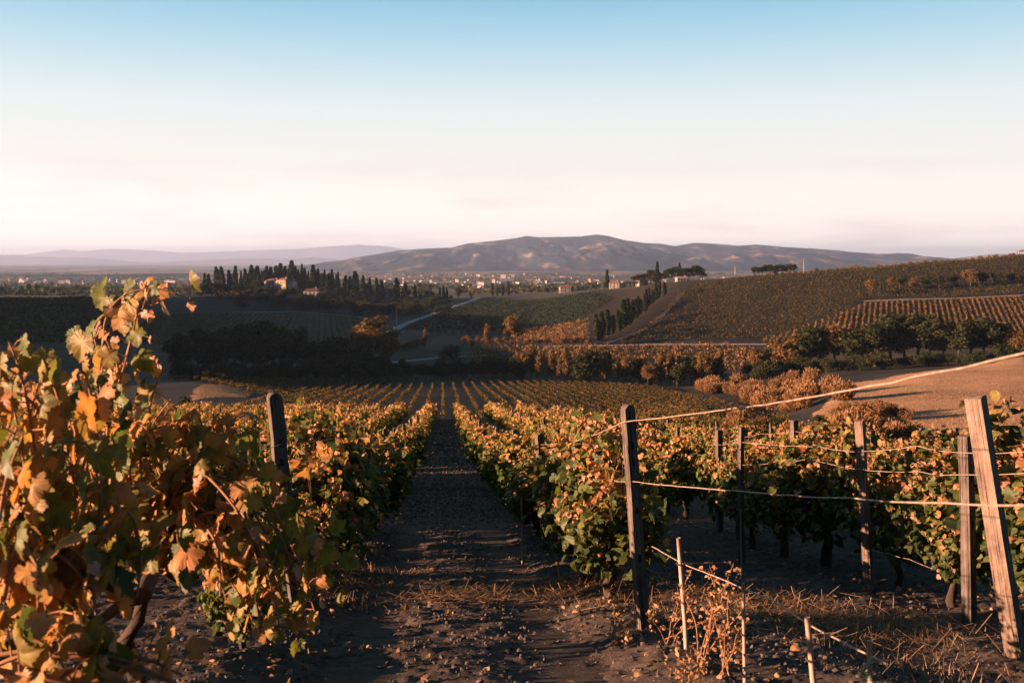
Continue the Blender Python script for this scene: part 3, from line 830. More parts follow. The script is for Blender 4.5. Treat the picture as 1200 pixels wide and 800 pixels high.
g = np.random.default_rng(5)
k = 0
xs_mid = np.arange(-66, 68, 2.75)
for i, x0 in enumerate(xs_mid):
    ys = np.arange(140 if x0 < 5 else 48, 312, 1.0)
    ys = ys[ys > np.interp(PX(x0 + SL * ys, ys), [560, 640, 720, 800, 900, 1200], [140, 120, 72, 50, 60, 90])]
    ys = ys[PX(x0 + SL * ys, ys) < 930]
    if len(ys) < 20: continue
    if x0 < -35: ys = ys[ys > 200 + (-(x0) - 35) * 1.2]
    xs = x0 + SL * ys
    d = hedge_pts(xs, ys, 11.0, 0.95, 0.09, (0.20, 0.34), g, 0.44)
    V, Fs, ti = leaves(*d, FARL)
    o = build('row_of_vines', V, Fs, M['hedge'], tint=ti)
    tag(o, 'vine row in the middle field below the brow, %s from the left' % ordw(i + 1), 'vine row', 'vine rows of the middle field')
# fan of rows on the right hillside
i = 0
for c in np.arange(-62, 86, 2.8):
    ys = np.arange(434, 534, 1.0)
    xs = c + 0.377 * ys
    p = PX(xs, ys)
    top = np.interp(p, [880, 900, 1000, 1018, 1300], [432, 444, 508, 528, 531])
    ok = (ys < top) & (p < 1260)
    if ok.sum() < 6: continue
    i += 1
    d = hedge_pts(xs[ok], ys[ok], 6.0, 1.5, 0.18, (0.45, 0.8), g, 0.60)
    V, Fs, ti = leaves(*d, FARL)
    o = build('row_of_vines', V, Fs, M['hedge'], tint=ti)
    tag(o, 'upright vine row on the right hillside above the dark trees, %s from the left' % ordw(i), 'vine row', 'vine rows fanning up the right hillside')

def field(name, label, polyf, d0, d1, step, per_m, h, th, size, t0, direction, mat):
    """rows of vines over a field as one mass; direction None runs across the view"""
    A = [[], [], [], [], []]
    if direction is None:
        for D in np.arange(d0, d1, step):
            xs = np.arange(-400, 460, 1.0); ys = np.full(len(xs), D) + 6 * np.sin(xs / 60.0) + xs * 0.05
            ok = polyf(PX(xs, ys), ys)
            if ok.sum() < 8: continue
            d = hedge_pts(xs[ok], ys[ok], per_m, h, th, size, g, t0)
            for a, b in zip(A, d): a.append(b)
    else:
        for c in np.arange(-420, 420, step):
            ys = np.arange(d0, d1, 1.0); xs = c + direction * ys
            ok = polyf(PX(xs, ys), ys)
            if ok.sum() < 8: continue
            d = hedge_pts(xs[ok], ys[ok], per_m, h, th, size, g, t0)
            for a, b in zip(A, d): a.append(b)
    A = [np.concatenate(a) for a in A]
    V, Fs, ti = leaves(*A, FARL)
    o = build(name, V, Fs, mat, tint=ti)
    return tag(o, label, 'vineyard', None, 'stuff')
def PF(poly): return lambda p, d: seg(poly, np.asarray(p, float), np.asarray(d, float))
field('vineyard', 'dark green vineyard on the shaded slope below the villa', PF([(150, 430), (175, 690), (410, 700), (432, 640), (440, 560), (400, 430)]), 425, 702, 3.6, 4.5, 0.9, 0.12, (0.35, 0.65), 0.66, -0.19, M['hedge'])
field('vineyard', 'broad brown vineyard across the right hillside up to its crest',
      PF([(722, 440), (885, 440), (915, 452), (1000, 516), (1012, 540), (1240, 545), (1240, 770), (1000, 760), (840, 690), (800, 660), (775, 560), (745, 480)]),
      440, 770, 7.6, 6.0, 1.15, 0.22, (0.45, 0.8), 0.36, None, M['hedge'])
field('vineyard', 'dark green flat vineyard with villa hill shade put into its colour', PF([(470, 590), (520, 760), (560, 890), (700, 790), (720, 690), (690, 600), (690, 560), (540, 560)]), 560, 890, 4.0, 1.5, 1.4, 0.5, (0.7, 1.2), 0.0, None, M['dark_tree'])  # green field; the hill's shade is put into its dark leaf tone
field('vineyard', 'small vineyard with orange rows beside the cypress avenue', PF([(600, 480), (590, 560), (690, 575), (690, 450), (650, 445)]), 445, 580, 4.0, 2.5, 1.5, 0.35, (0.6, 1.0), 0.70, 0.55, M['hedge'])
field('vineyard', 'shaggy orange vineyard below the pale track', PF([(540, 380), (560, 424), (860, 425), (900, 400), (860, 345), (640, 345)]), 345, 426, 4.6, 3.0, 1.8, 0.7, (0.6, 1.1), 0.72, None, M['hedge'])
field('vineyard', 'dull vineyard far left behind the tall vine shoot', PF([(-60, 430), (-60, 1000), (170, 900), (165, 690), (140, 430)]), 430, 1000, 5.0, 1.6, 1.5, 0.4, (0.9, 1.5), 0.5, -0.19, M['hedge'])

# ------------------------------------------------------------------ trees
def crown_cloud(lobes, n, size, g, tip_up=False):
    """leaf clumps in and on a set of ellipsoid lobes (cx,cy,cz,rx,ry,rz)"""
    vol = np.array([l[3] * l[4] * l[5] for l in lobes]) ** 0.67
    cnt_ = (vol / vol.sum() * n).astype(int) + 1
    pos = []; nr = []
    for l, m in zip(lobes, cnt_):
        d = g.normal(size=(m, 3)); d /= np.linalg.norm(d, axis=1, keepdims=True)
        r = 1 - 0.75 * g.random(m) ** 2.0
        r *= 1 + 0.42 * (fbm(d[:, 0] * 2.2 + l[0], d[:, 2] * 2.2 + d[:, 1] * 1.7 + l[2], 3, 7) - 0.45) * 2
        pos.append(np.array(l[:3]) + d * r[:, None] * np.array(l[3:6])); nr.append(d)
    pos = np.concatenate(pos); nr = np.concatenate(nr)
    m = len(pos)
    nrm = nr * 0.7 + g.normal(size=(m, 3)) * 0.7
    tip = g.normal(size=(m, 3)) + ([0, 0, 1.0] if tip_up else [0, 0, -0.3])
    ti = np.clip(0.45 + 0.22 * g.normal(size=m) + 0.0, 0, 1)
    return pos, nrm, tip, g.uniform(size * 0.6, size * 1.35, m), ti

def tree_meshes(kind, seed):
    """unit-height-10 tree: returns crown mesh, trunk mesh"""
    g = np.random.default_rng(seed); r = random.Random(seed)
    tb = MB()
    if kind in ('broad', 'autumn'):
        lobes = []
        for k in range(11):
            a = r.uniform(0, 6.28); rad = r.uniform(0.6, 2.9); z = r.uniform(3.6, 8.6)
            rad *= 1.0 - 0.4 * max(0, (z - 6) / 3)
            s = r.uniform(0.75, 1.6)
            lobes.append((math.cos(a) * rad, math.sin(a) * rad, z, s, s, s * r.uniform(0.7, 0.95)))
        lobes.append((0, 0, 6.2, 2.0, 2.0, 2.4)); lobes.append((0.5, 0, 3.6, 1.6, 1.6, 1.0))
        c = crown_cloud(lobes, 2300, 0.42, g)
        tb.tube([(0, 0, -0.3), (0.05, 0, 1.5), (0.0, 0.1, 3.2), (0.1, 0, 6.5)], [0.30, 0.22, 0.18, 0.05], 7)
        for l in lobes[:6]: tb.tube([(0, 0.05, 2.2), (l[0] * 0.5, l[1] * 0.5, (2.6 + l[2]) / 2), (l[0], l[1], l[2])], [0.12, 0.07, 0.03], 5)
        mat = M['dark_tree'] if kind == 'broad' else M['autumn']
    elif kind == 'cypress':
        n = 1500
        t = g.random(n) ** 0.85
        prof = 0.95 * np.sin(np.clip(t * 0.97 + 0.06, 0, 1) * math.pi) ** 0.62 * (1 - 0.42 * t)
        a = g.random(n) * 6.283
        rr = prof * (1 - 0.5 * g.random(n) ** 2) * (1 + 0.25 * (vnoise(a * 1.6, t * 7, seed) - 0.5))
        pos = np.stack([np.cos(a) * rr, np.sin(a) * rr, 0.4 + t * 9.6], 1)
        nrm = np.stack([np.cos(a), np.sin(a), 0.1 + 0 * a], 1) + g.normal(size=(n, 3)) * 0.4
        tip = np.stack([np.cos(a) * 0.25, np.sin(a) * 0.25, 1 + 0 * a], 1) + g.normal(size=(n, 3)) * 0.15
        c = (pos, nrm, tip, g.uniform(0.35, 0.85, n), g.random(n))
        tb.tube([(0, 0, -0.3), (0, 0, 4), (0, 0, 8.5)], [0.2, 0.14, 0.04], 6)
        mat = M['cypress']
    elif kind == 'poplar':
        lobes = [(r.uniform(-.4, .4), r.uniform(-.4, .4), z, r.uniform(0.9, 1.3), r.uniform(0.9, 1.3), 1.3) for z in (2.2, 3.4, 4.6, 5.8, 7.0, 8.2)]
        lobes.append((0, 0, 9.2, 0.5, 0.5, 0.9)); lobes.append((0.9, 0.3, 4.0, .7, .7, .9)); lobes.append((-0.9, -0.3, 5.5, .6, .6, .9))
        c = crown_cloud(lobes, 1400, 0.42, g, True)
        tb.tube([(0, 0, -0.3), (0.05, 0, 3), (0, 0, 8)], [0.2, 0.13, 0.04], 6)
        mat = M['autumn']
    elif kind == 'pine':
        lobes = [(r.uniform(-2.2, 2.2), r.uniform(-2.2, 2.2), r.uniform(5.6, 8.8), r.uniform(1.2, 1.9), r.uniform(1.2, 1.9), r.uniform(0.8, 1.2)) for k in range(9)]
        lobes.append((0, 0, 7.6, 2.6, 2.6, 1.6)); lobes.append((0.3, 0, 4.6, 2.0, 2.0, 1.7))
        c = crown_cloud(lobes, 1600, 0.5, g)
        tb.tube([(0, 0, -0.3), (0.1, 0, 3), (0, 0, 7)], [0.28, 0.2, 0.1], 6)
        mat = M['cypress']
    elif kind in ('shrub', 'dryshrub'):
        lobes = [(r.uniform(-2.6, 2.6), r.uniform(-2.6, 2.6), r.uniform(2.2, 6.4), r.uniform(1.5, 2.6), r.uniform(1.5, 2.6), r.uniform(1.8, 3.0)) for k in range(9)]
        c = crown_cloud(lobes, 1900, 0.55, g, True)
        tb.tube([(0, 0, -0.3), (0.05, 0, 1.6), (0.3, 0, 4)], [0.3, 0.2, 0.08], 6)
        tb.tube([(0, 0, 0.6), (-0.8, 0.2, 2.4), (-1.2, 0.3, 4.5)], [0.2, 0.12, 0.05], 6)
        mat = M['dark_tree'] if kind == 'shrub' else M['reed']
    elif kind == 'reed':
        n = 2400
        a = g.random(n) * 6.283; rr = 3.4 * g.random(n) ** 0.6
        h = 10 * (0.55 + 0.45 * g.random(n)) * (1 - 0.35 * (rr / 3.4) ** 2)
        base = np.stack([np.cos(a) * rr, np.sin(a) * rr, -0.2 + 0 * a], 1)
        tt = g.random(n) ** 0.6
        lean = np.stack([np.cos(a) * 0.12 + 0.08 * g.normal(size=n), np.sin(a) * 0.12 + 0.08 * g.normal(size=n), 1 + 0 * a], 1)
        pos = base + lean * (h * tt)[:, None]
        c = (pos, g.normal(size=(n, 3)) * [1, 1, 0.3], lean + 0.25 * g.normal(size=(n, 3)), g.uniform(0.9, 2.2, n), np.clip(0.15 + 0.6 * tt + 0.15 * g.normal(size=n), 0, 1))
        for k in range(8):
            q = r.uniform(0, 6.28); s = r.uniform(0.3, 2.6)
            tb.tube([(math.cos(q) * s, math.sin(q) * s, -0.2), (math.cos(q) * s * 1.2, math.sin(q) * s * 1.2, 5), (math.cos(q) * s * 1.5, math.sin(q) * s * 1.5, 8.6)], [0.07, 0.06, 0.03], 4)
        mat = M['reed']
    tp = FARL if kind != 'reed' else REEDL
    V, Fs, ti = leaves(*c, tp)
    return mesh_of('crown', V, Fs, mat, ti), tb.mesh('trunk', M['trunk'], True)
TM = {}
for kind, n in (('broad', 5), ('autumn', 4), ('cypress', 5), ('poplar', 4), ('pine', 3), ('shrub', 4), ('dryshrub', 3), ('reed', 4)):
    TM[kind] = [tree_meshes(kind, 31 * i + len(kind) * 7) for i in range(n)]
LOOKS = {
    'broad': ('tree', 'dark broad tree'), 'autumn': ('tree', 'orange lit autumn tree'), 'cypress': ('cypress', 'slim dark cypress'),
    'poplar': ('tree', 'narrow orange tree'), 'pine': ('tree', 'dark evergreen'), 'shrub': ('shrub', 'dark green shrub'),
    'dryshrub': ('shrub', 'dry orange shrub'), 'reed': ('reed clump', 'orange dry reed clump')}
NAMES = {'broad': 'broadleaf_tree', 'autumn': 'autumn_tree', 'cypress': 'cypress_tree', 'poplar': 'slender_tree', 'pine': 'evergreen_tree', 'shrub': 'shrub',
         'dryshrub': 'dry_shrub', 'reed': 'reed_clump'}
def plant(kind, px, D, h, w=1.0, where='', nth=None, group=None, label=None):
    x = (px - 600) / FPX * D
    cm, tm = random.choice(TM[kind])
    cat, look = LOOKS[kind]
    lab = label or ('%s %s%s' % (look, where, (', %s from the left' % ordw(nth)) if nth else ''))
    o = thing(NAMES[kind], lab, cat, (x, D, Hs(x, D)), random.uniform(0, 6.28), group)
    o.rotation_euler = (random.gauss(0, 0.03), random.gauss(0, 0.03), o.rotation_euler[2])
    s = h / 10.0
    o.scale = (s * w, s * w, s)
    part('crown', cm, o); part('trunk', tm, o)
    return o
def grove(items, where, group):
    """items: (kind, px, D, h, w); numbered from the left within each kind"""
    items = sorted(items, key=lambda t: t[1])
    c = {}
    for kind, px, D, h, w in items:
        c[kind] = c.get(kind, 0) + 1
        plant(kind, px, D, h, w, where, c[kind], group)
R = random.Random(3)
# dark band behind the middle field
band = []
p = 205
while p < 432:
    band.append(('broad', p + R.uniform(-3, 3), R.uniform(322, 348), R.uniform(11.5, 16) if p < 400 else R.uniform(8, 11), R.uniform(0.95, 1.3)))
    p += R.uniform(9, 13)
for px in np.arange(205, 440, 8): band.append(('shrub', px + R.uniform(-3, 3), R.uniform(312, 322), R.uniform(3.5, 7), R.uniform(1.2, 1.7)))
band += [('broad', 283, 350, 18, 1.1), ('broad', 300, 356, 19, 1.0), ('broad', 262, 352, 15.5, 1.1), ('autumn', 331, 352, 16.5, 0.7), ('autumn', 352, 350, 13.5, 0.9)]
p = 436
while p < 610:
    band.append(('shrub', p, R.uniform(322, 345), R.uniform(4.5, 8), R.uniform(1.0, 1.5))); p += R.uniform(7, 12)
grove(band, 'in the belt behind the middle field', 'trees in the shaded belt')
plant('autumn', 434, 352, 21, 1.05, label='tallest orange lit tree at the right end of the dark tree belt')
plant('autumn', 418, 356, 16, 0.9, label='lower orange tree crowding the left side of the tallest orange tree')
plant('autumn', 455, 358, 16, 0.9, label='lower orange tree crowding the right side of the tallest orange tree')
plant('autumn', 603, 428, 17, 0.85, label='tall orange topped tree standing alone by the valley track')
plant('poplar', 572, 426, 11, 1.0, label='narrow orange tree just left of the tall valley track tree')
plant('poplar', 497, 430, 8.6, 1.0, label='small narrow orange tree near the foot of the pale road')
plant('shrub', 526, 378, 8.2, 1.2, label='rounded brown green bush in front of the valley track')
vs = []
for px in np.arange(460, 492, 5.5): vs.append(('dryshrub', px, 425 + R.uniform(-4, 4), R.uniform(3, 4.6), 1.3))
for px in np.arange(545, 690, 8): vs.append(('dryshrub', px, R.uniform(436, 470), R.uniform(2.2, 4.5), 1.3))
for px in np.arange(505, 600, 9): vs.append(('dryshrub', px, R.uniform(520, 545), R.uniform(3, 5.5), 1.2))
grove(vs, 'by the valley track', 'shrubs along the valley track')
row = []
for px in np.arange(606, 850, 8.5):
    row.append((R.choice(['poplar', 'autumn', 'poplar', 'shrub']), px + R.uniform(-3, 3), R.uniform(318, 338), R.uniform(7, 12.5), R.uniform(0.9, 1.25)))
grove(row, 'edging the middle field', 'trees along the edge of the middle field')
ave = []
for i in range(30):
    t = i / 29
    ave.append(('cypress', 699 + 82 * t + R.uniform(-4, 2), 452 + 190 * t ** 1.2, R.uniform(8.5, 16) * (1 - 0.1 * t), R.uniform(1.1, 1.6)))
grove(ave, 'in the cypress avenue by the brown hillside', 'cypresses of the avenue')
plant('cypress', 711, 940, 17.5, 1.3, label='large lone cypress against the mountain and town')
cl = []
for px in np.arange(746, 826, 5.5): cl.append((R.choice(['pine', 'pine', 'broad']), px, R.uniform(760, 850), R.uniform(9, 13), R.uniform(1.0, 1.4)))
cl += [('cypress', 770, 800, 17, 1.2), ('cypress', 796, 800, 14, 1.2)]
grove(cl, 'in the dark clump left of the hill crest', 'tree clump left of the hill crest')
cl = []
for px in np.arange(884, 932, 4.5): cl.append(('pine', px, R.uniform(730, 770), R.uniform(6, 9), 1.2))
for px in np.arange(900, 1010, 8): cl.append(('dryshrub', px, R.uniform(710, 760), R.uniform(2.5, 4.2), 1.2))
for px in np.arange(1012, 1195, 9): cl.append(('dryshrub', px, R.uniform(740, 780), R.uniform(2.0, 4), 1.5))
grove(cl, 'on the right hill crest', 'plants on the right hill crest')
cl = [('cypress', 515, 930, 12, 1.2), ('cypress', 520, 935, 13, 1.2), ('cypress', 524, 930, 12, 1.2), ('pine', 537, 960, 12, 1.0), ('pine', 552, 930, 7, 1.0)]
for px in (577, 583, 589, 596): cl.append(('cypress', px, 1000, R.uniform(11, 16), 1.1))
for px in np.arange(605, 700, 9): cl.append(('broad', px, R.uniform(1000, 1400), R.uniform(5, 9), 1.3))
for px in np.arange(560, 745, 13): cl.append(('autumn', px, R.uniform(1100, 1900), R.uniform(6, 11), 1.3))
grove(cl, 'between the road end and the town', 'trees before the town')
# villa hill
TOPS = [(240, 321), (246, 322), (255, 314), (259, 314), (263, 315), (275, 313), (289, 316), (296, 312), (303, 313), (312, 313), (318, 314), (325, 313), (329, 310),
        (335, 313), (343, 307), (348, 313), (354, 311), (361, 319), (367, 312), (374, 316), (381, 317), (386, 321), (390, 317), (397, 320), (270, 318), (283, 319),
        (308, 318), (322, 318), (339, 316), (351, 317), (358, 320), (370, 319), (378, 321), (394, 322), (418, 319), (465, 327), (405, 324), (410, 325), (424, 324), (433, 326), (441, 327), (448, 329), (475, 332), (486, 334)]
cl = []
for px, py in TOPS + [(p + R.uniform(-4, 4), q + R.uniform(3, 9)) for p, q in TOPS]:
    D = R.uniform(880, 940) if 310 < px < 360 else R.uniform(850, 930)
    x = (px - 600) / FPX * D
    h = -D * tana(py) - Hs(x, D)
    cl.append(('cypress', px, D, max(h, 8), R.uniform(0.75, 1.7)))
for px, h in ((236, 9), (244, 10), (252, 8), (268, 11), (282, 12), (291, 13), (300, 14), (428, 17), (412, 10)): cl.append(('broad', px, R.uniform(848, 870), h, 1.0))
for px in np.arange(236, 430, 5.5): cl.append((R.choice(['broad', 'pine']), px + R.uniform(-3, 3), R.uniform(844, 872), R.uniform(7, 13) if not 306 < px < 375 else R.uniform(3, 4.2), R.uniform(1.0, 1.5)))
for px in np.arange(280, 525, 3.4): cl.append(('shrub', px + R.uniform(-3, 3), R.uniform(735, 850), R.uniform(5, 10), R.uniform(1.2, 1.8)))
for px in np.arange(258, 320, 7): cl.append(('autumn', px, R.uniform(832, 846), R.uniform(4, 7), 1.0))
for px in np.arange(402, 530, 7): cl.append(('broad', px, R.uniform(880, 950), R.uniform(6, 10), R.uniform(1.0, 1.4)))
grove(cl, 'on the villa hill', 'trees on the villa hill')
# right-hand trees
cl = []
for px, D, h in ((888, 350, 9), (905, 352, 12), (918, 345, 12), (932, 350, 14), (950, 348, 16), (963, 352, 17), (980, 350, 17), (997, 346, 15), (1012, 350, 14), (1028, 345, 17), (1045, 352, 19),
                 (1062, 350, 20), (1078, 352, 20), (1092, 346, 17), (1108, 350, 15), (1125, 345, 16), (1140, 352, 17), (1156, 348, 17), (1172, 350, 15), (1190, 345, 13), (1210, 350, 13)):
    cl.append((R.choice(['broad', 'autumn']) if px < 960 else R.choice(['broad', 'broad', 'broad', 'autumn']), px, D, h * 1.0, R.uniform(1.0, 1.35)))  # left group's sunlight comes partly from the orange leaf colour
for px in np.arange(880, 1220, 13): cl.append(('shrub', px, R.uniform(318, 336), R.uniform(4, 7.5), R.uniform(1.1, 1.6)))
grove(cl, 'in the wood under the right hillside', 'trees of the wood below the right hillside')
cl = [('autumn', 1021, 560, 10, 1.2), ('autumn', 1044, 585, 8, 1.1), ('broad', 1054, 590, 9, 1.3), ('autumn', 1071, 580, 9, 1.1), ('broad', 1085, 592, 9, 1.3), ('broad', 1100, 590, 10, 1.3),
      ('broad', 1118, 592, 9, 1.3), ('autumn', 1137, 590, 13, 1.3), ('broad', 1150, 595, 10, 1.3), ('broad', 1168, 592, 9, 1.3), ('broad', 1185, 595, 8, 1.3), ('broad', 1200, 595, 8, 1.3)]
grove(cl, 'in the hollow above the fan of rows', 'trees in the hollow')
# dry reeds and scrub between the middle field and the tan field
cl = []
for i in range(85):
    px = R.uniform(822, 1000); D = R.uniform(190, 300)
    lim = np.interp(px, [820, 860, 900, 950, 1000], [292, 250, 215, 178, 160])
    if D < lim: D = lim + R.uniform(0, 25)
    if px > 955 and D > 215: continue
    cl.append((R.choice(['reed', 'reed', 'reed', 'dryshrub']), px, D, R.uniform(2.4, 4.6), R.uniform(1.0, 1.5)))
for px in np.arange(985, 1075, 9): cl.append(('dryshrub', px, R.uniform(150, 162), R.uniform(2.0, 4.0), 1.3))
for px in np.arange(862, 1080, 7): cl.append((R.choice(['reed', 'dryshrub', 'shrub']), px + R.uniform(-3, 3), R.uniform(75, 140), R.uniform(1.6, 3.0), R.uniform(1.0, 1.5)))

grove(cl, 'beside the wide tan field', 'dry scrub beside the tan field')
plant('shrub', 209, 122, 4.6, 0.55, label='dark upright bush with orange edge beside the small tan patch')
cl = [('shrub', px, 236, R.uniform(1.5, 3), 1.2) for px in np.arange(222, 300, 9)]
grove(cl, 'behind the small tan patch', 'bushes behind the tan patch')

# ------------------------------------------------------------------ buildings
def house(name, label, cat, px, D, w, dpt, h, roof_h, wall, roofm, rotz=0.0, group=None, floors=2, cols=4, tower=False, lift=0.0, door=True):
    x = (px - 600) / FPX * D
    o = thing(name, label, cat, (x, D, Hs(x, D) + lift), rotz, group)
    b = MB(); b.box(-w / 2, w / 2, -dpt / 2, dpt / 2, -1.5, h); b.build('wall', wall, o)
    e = 0.5
    rf = MB()
    V = [(-w / 2 - e, -dpt / 2 - e, h + 0.01), (w / 2 + e, -dpt / 2 - e, h + 0.01), (w / 2 + e, dpt / 2 + e, h + 0.01), (-w / 2 - e, dpt / 2 + e, h + 0.01), (-w / 2 + w * 0.18, 0, h + roof_h), (w / 2 - w * 0.18, 0, h + roof_h)]
    rf.add(V, [(0, 1, 5, 4), (2, 3, 4, 5), (1, 2, 5), (3, 0, 4), (3, 2, 1, 0)])
    r_ = rf.build('roof', roofm, o)
    ch = MB(); ch.box(w * 0.2, w * 0.2 + 0.8, -0.4, 0.4, h + roof_h * 0.4, h + roof_h + 0.9); ch.build('chimney', wall, r_)
    for f in range(floors):
        for c in range(cols):
            if f == 0 and door and c == cols // 2: continue
            cx = -w / 2 + w * (c + 0.5) / cols; cz = h * (f + 0.55) / floors
            fm = MB(); fm.box(cx - 0.62, cx + 0.62, -dpt / 2 - 0.08, -dpt / 2 + 0.05, cz - 0.85, cz + 0.85)
            wo_ = fm.build('window', M['stone'], o)
            gm = MB(); gm.box(cx - 0.5, cx + 0.5, -dpt / 2 - 0.10, -dpt / 2 - 0.04, cz - 0.72, cz + 0.72); gm.build('pane', M['glass'], wo_)
    if door:
        cx = -w / 2 + w * (cols // 2 + 0.5) / cols
        dm = MB(); dm.box(cx - 0.6, cx + 0.6, -dpt / 2 - 0.07, -dpt / 2 + 0.05, 0.05, 2.3); dm.build('door', M['trunk'], o)
    return o
house('villa_wing', 'grey stone wing of the hilltop villa left of its ochre block', 'house', 321, 862, 13, 9, 8.0, 2.2, M['stone'], M['tile'], -0.25, lift=1.8)
house('villa', 'ochre villa block with tiled roof on the cypress hill', 'house', 333, 858, 9, 9, 8.6, 1.8, M['stucco'], M['tile'], -0.35, lift=2.2, cols=3)
house('villa_annex', 'small white annex on the right of the ochre villa', 'house', 342.5, 860, 6, 7, 7.6, 1.2, M['white'], M['tile'], -0.2, lift=1.8, cols=2)
house('red_roofed_shed', 'low shed with red roof right of the villa', 'shed', 366, 850, 14, 7, 3.2, 2.6, M['white'], M['redtile'], 0.1, floors=1, lift=0.4, cols=4)
house('farmhouse', 'long dark farmhouse among trees right of the villa hill cypresses', 'house', 436, 910, 16, 9, 6, 2.2, M['stone'], M['tile'], 0.05, lift=2.0)
house('farmhouse', 'small farmhouse with dark roof near the upper end of the road', 'house', 458, 925, 12, 8, 5.5, 2.0, M['stone'], M['tile'], 0.1, lift=2.0, cols=3)
house('farmhouse', 'small farmhouse below the lone cypress', 'house', 662, 1080, 12, 8, 5, 2, M['stone'], M['tile'], 0.1, lift=1.0, cols=3)
house('farmhouse', 'small farmhouse with tiled roof beside the field edge near the lone cypress', 'house', 720, 880, 9, 7, 4.5, 1.8, M['stone'], M['tile'], -0.2, lift=0.4, cols=3)
house('farmhouse', 'small farmhouse at the left foot of the dark tree clump', 'house', 752, 830, 8, 7, 5, 1.8, M['stone'], M['tile'], 0.3, lift=0.4, cols=2)
house('farmhouse', 'low grey farmhouse at the right foot of the dark tree clump', 'house', 799, 745, 9, 6, 2.8, 1.2, M['stone'], M['stone'], 0.1, floors=1, lift=-0.6, cols=4)

# the valley town
def town_mesh(kind, seed):
    r = random.Random(seed); mb = MB()
    if kind == 'house':
        w, d, h = r.uniform(10, 16), r.uniform(9, 13), r.uniform(6, 10)
        rh = r.uniform(1.8, 2.8)
    elif kind == 'block':
        w, d, h = r.uniform(16, 28), 13, r.uniform(13, 20); rh = 1.2
    else:
        w, d, h = r.uniform(40, 85), r.uniform(22, 40), r.uniform(7, 10); rh = 1.6
    mb.box(-w / 2, w / 2, -d / 2, d / 2, -6, h, 0)
    e = 0.7
    mb.add([(-w / 2 - e, -d / 2 - e, h + .02), (w / 2 + e, -d / 2 - e, h + .02), (w / 2 + e, d / 2 + e, h + .02), (-w / 2 - e, d / 2 + e, h + .02), (-w / 2 - e, 0, h + rh), (w / 2 + e, 0, h + rh)],
           [(0, 1, 5, 4), (2, 3, 4, 5), (1, 2, 5), (3, 0, 4), (3, 2, 1, 0)], 1)
    nx = max(3, int(w / 3.5)); nf = max(1, int(h / 3.2))
    for f in range(nf):
        for c in range(nx):
            cx = -w / 2 + w * (c + .5) / nx; cz = h * (f + .5) / nf
            mb.box(cx - .6, cx + .6, -d / 2 - .06, -d / 2 + .1, cz - .7, cz + .7, 2)
    return mb.mesh('town_building', [M['townwall'] if kind != 'house' or seed % 2 else M['stucco'], M['tile'] if kind != 'hall' else M['grey'], M['glass']])
TB = {k_: [town_mesh(k_, s) for s in range(n)] for k_, n in (('house', 6), ('block', 4), ('hall', 4))}
TL = {'house': ('town_house', 'small gabled house in the hazy valley town', 'house', 'houses of the valley town'),
      'block': ('apartment_block', 'pale apartment block in the hazy valley town', 'building', 'apartment blocks of the valley town'),
      'hall': ('warehouse', 'long white warehouse in the hazy valley town', 'warehouse', 'warehouses of the valley town')}
R = random.Random(12)
for i in range(285):
    zone = R.random()
    if zone < 0.62: px, D = R.uniform(450, 860), R.choice([R.uniform(2300, 3600), R.uniform(3200, 5600)])
    elif zone < 0.88: px, D = R.uniform(-20, 245), R.uniform(2900, 4300)
    else: px, D = R.uniform(240, 460), R.uniform(3800, 5200)
    kd = R.choices(['house', 'block', 'hall'], [0.6, 0.22, 0.18])[0]
    nm, lab, cat, grp = TL[kd]
    x = (px - 600) / FPX * D
    o = bpy.data.objects.new(nm, R.choice(TB[kd])); COL.objects.link(o)
    o.location = (x, D, Hs(x, D)); o.rotation_euler = (0, 0, R.uniform(-0.6, 0.6)); q = R.uniform(0.55, 0.85); o.scale = (q, q, q)
    tag(o, lab, cat, grp)
# the woods and gardens of the town plain, one mass
g = np.random.default_rng(77)
n = 5200
px = g.uniform(-40, 900, n); D = np.exp(g.uniform(math.log(1350), math.log(6000), n))
keep = vnoise(px / 22, np.log(D) * 9, 4) > 0.42
px, D = px[keep], D[keep]
X = (px - 600) / FPX * D
pp = np.repeat(np.stack([X, D, H(X, D)], 1), 9, axis=0)
m = len(pp)
rad = np.repeat(g.uniform(3.5, 8, len(px)), 9)
dv_ = g.normal(size=(m, 3)); dv_ /= np.linalg.norm(dv_, axis=1, keepdims=True)
pp = pp + dv_ * rad[:, None] * [1.2, 1.2, 0.8] + np.stack([0 * rad, 0 * rad, rad * 0.75], 1)
V, Fs, ti = leaves(pp, dv_ + 0.4 * g.normal(size=(m, 3)), g.normal(size=(m, 3)), rad * g.uniform(0.7, 1.1, m), np.clip(g.normal(0.45, 0.25, m), 0, 1), FARL)
o = build('woods', V, Fs, M['dark_tree'], tint=ti)
tag(o, 'scattered trees and hedges over the hazy town plain', 'woods', None, 'stuff')

# masts and poles
def pole(px, D, h, label, r=0.16, arm=True):
    x = (px - 600) / FPX * D
    o = thing('utility_pole', label, 'pole', (x, D, Hs(x, D)))
    mb = MB(); mb.tube([(0, 0, -0.5), (0, 0, h)], [r, r * 0.6], 8); mb.build('shaft', M['grey'], o, True)
    if arm:
        mb = MB(); mb.box(-0.9, 0.9, -0.06, 0.06, h - 0.7, h - 0.55); mb.box(-0.8, -0.7, -0.05, 0.05, h - 0.55, h - 0.3); mb.box(0.7, 0.8, -0.05, 0.05, h - 0.55, h - 0.3); mb.build('crossarm', M['grey'], o)
pole(464.5, 640, 13, 'thin pale utility pole by the lower bend of the road', 0.28)
pole(941, 720, 11, 'thin pale mast on the hill crest beside the dark shrubs', 0.22)
pole(861, 780, 9, 'short pale mast right of the dark tree clump', 0.35)
pole(1155, 770, 11, 'thin dark pole on the hill crest by the far right', 0.16)
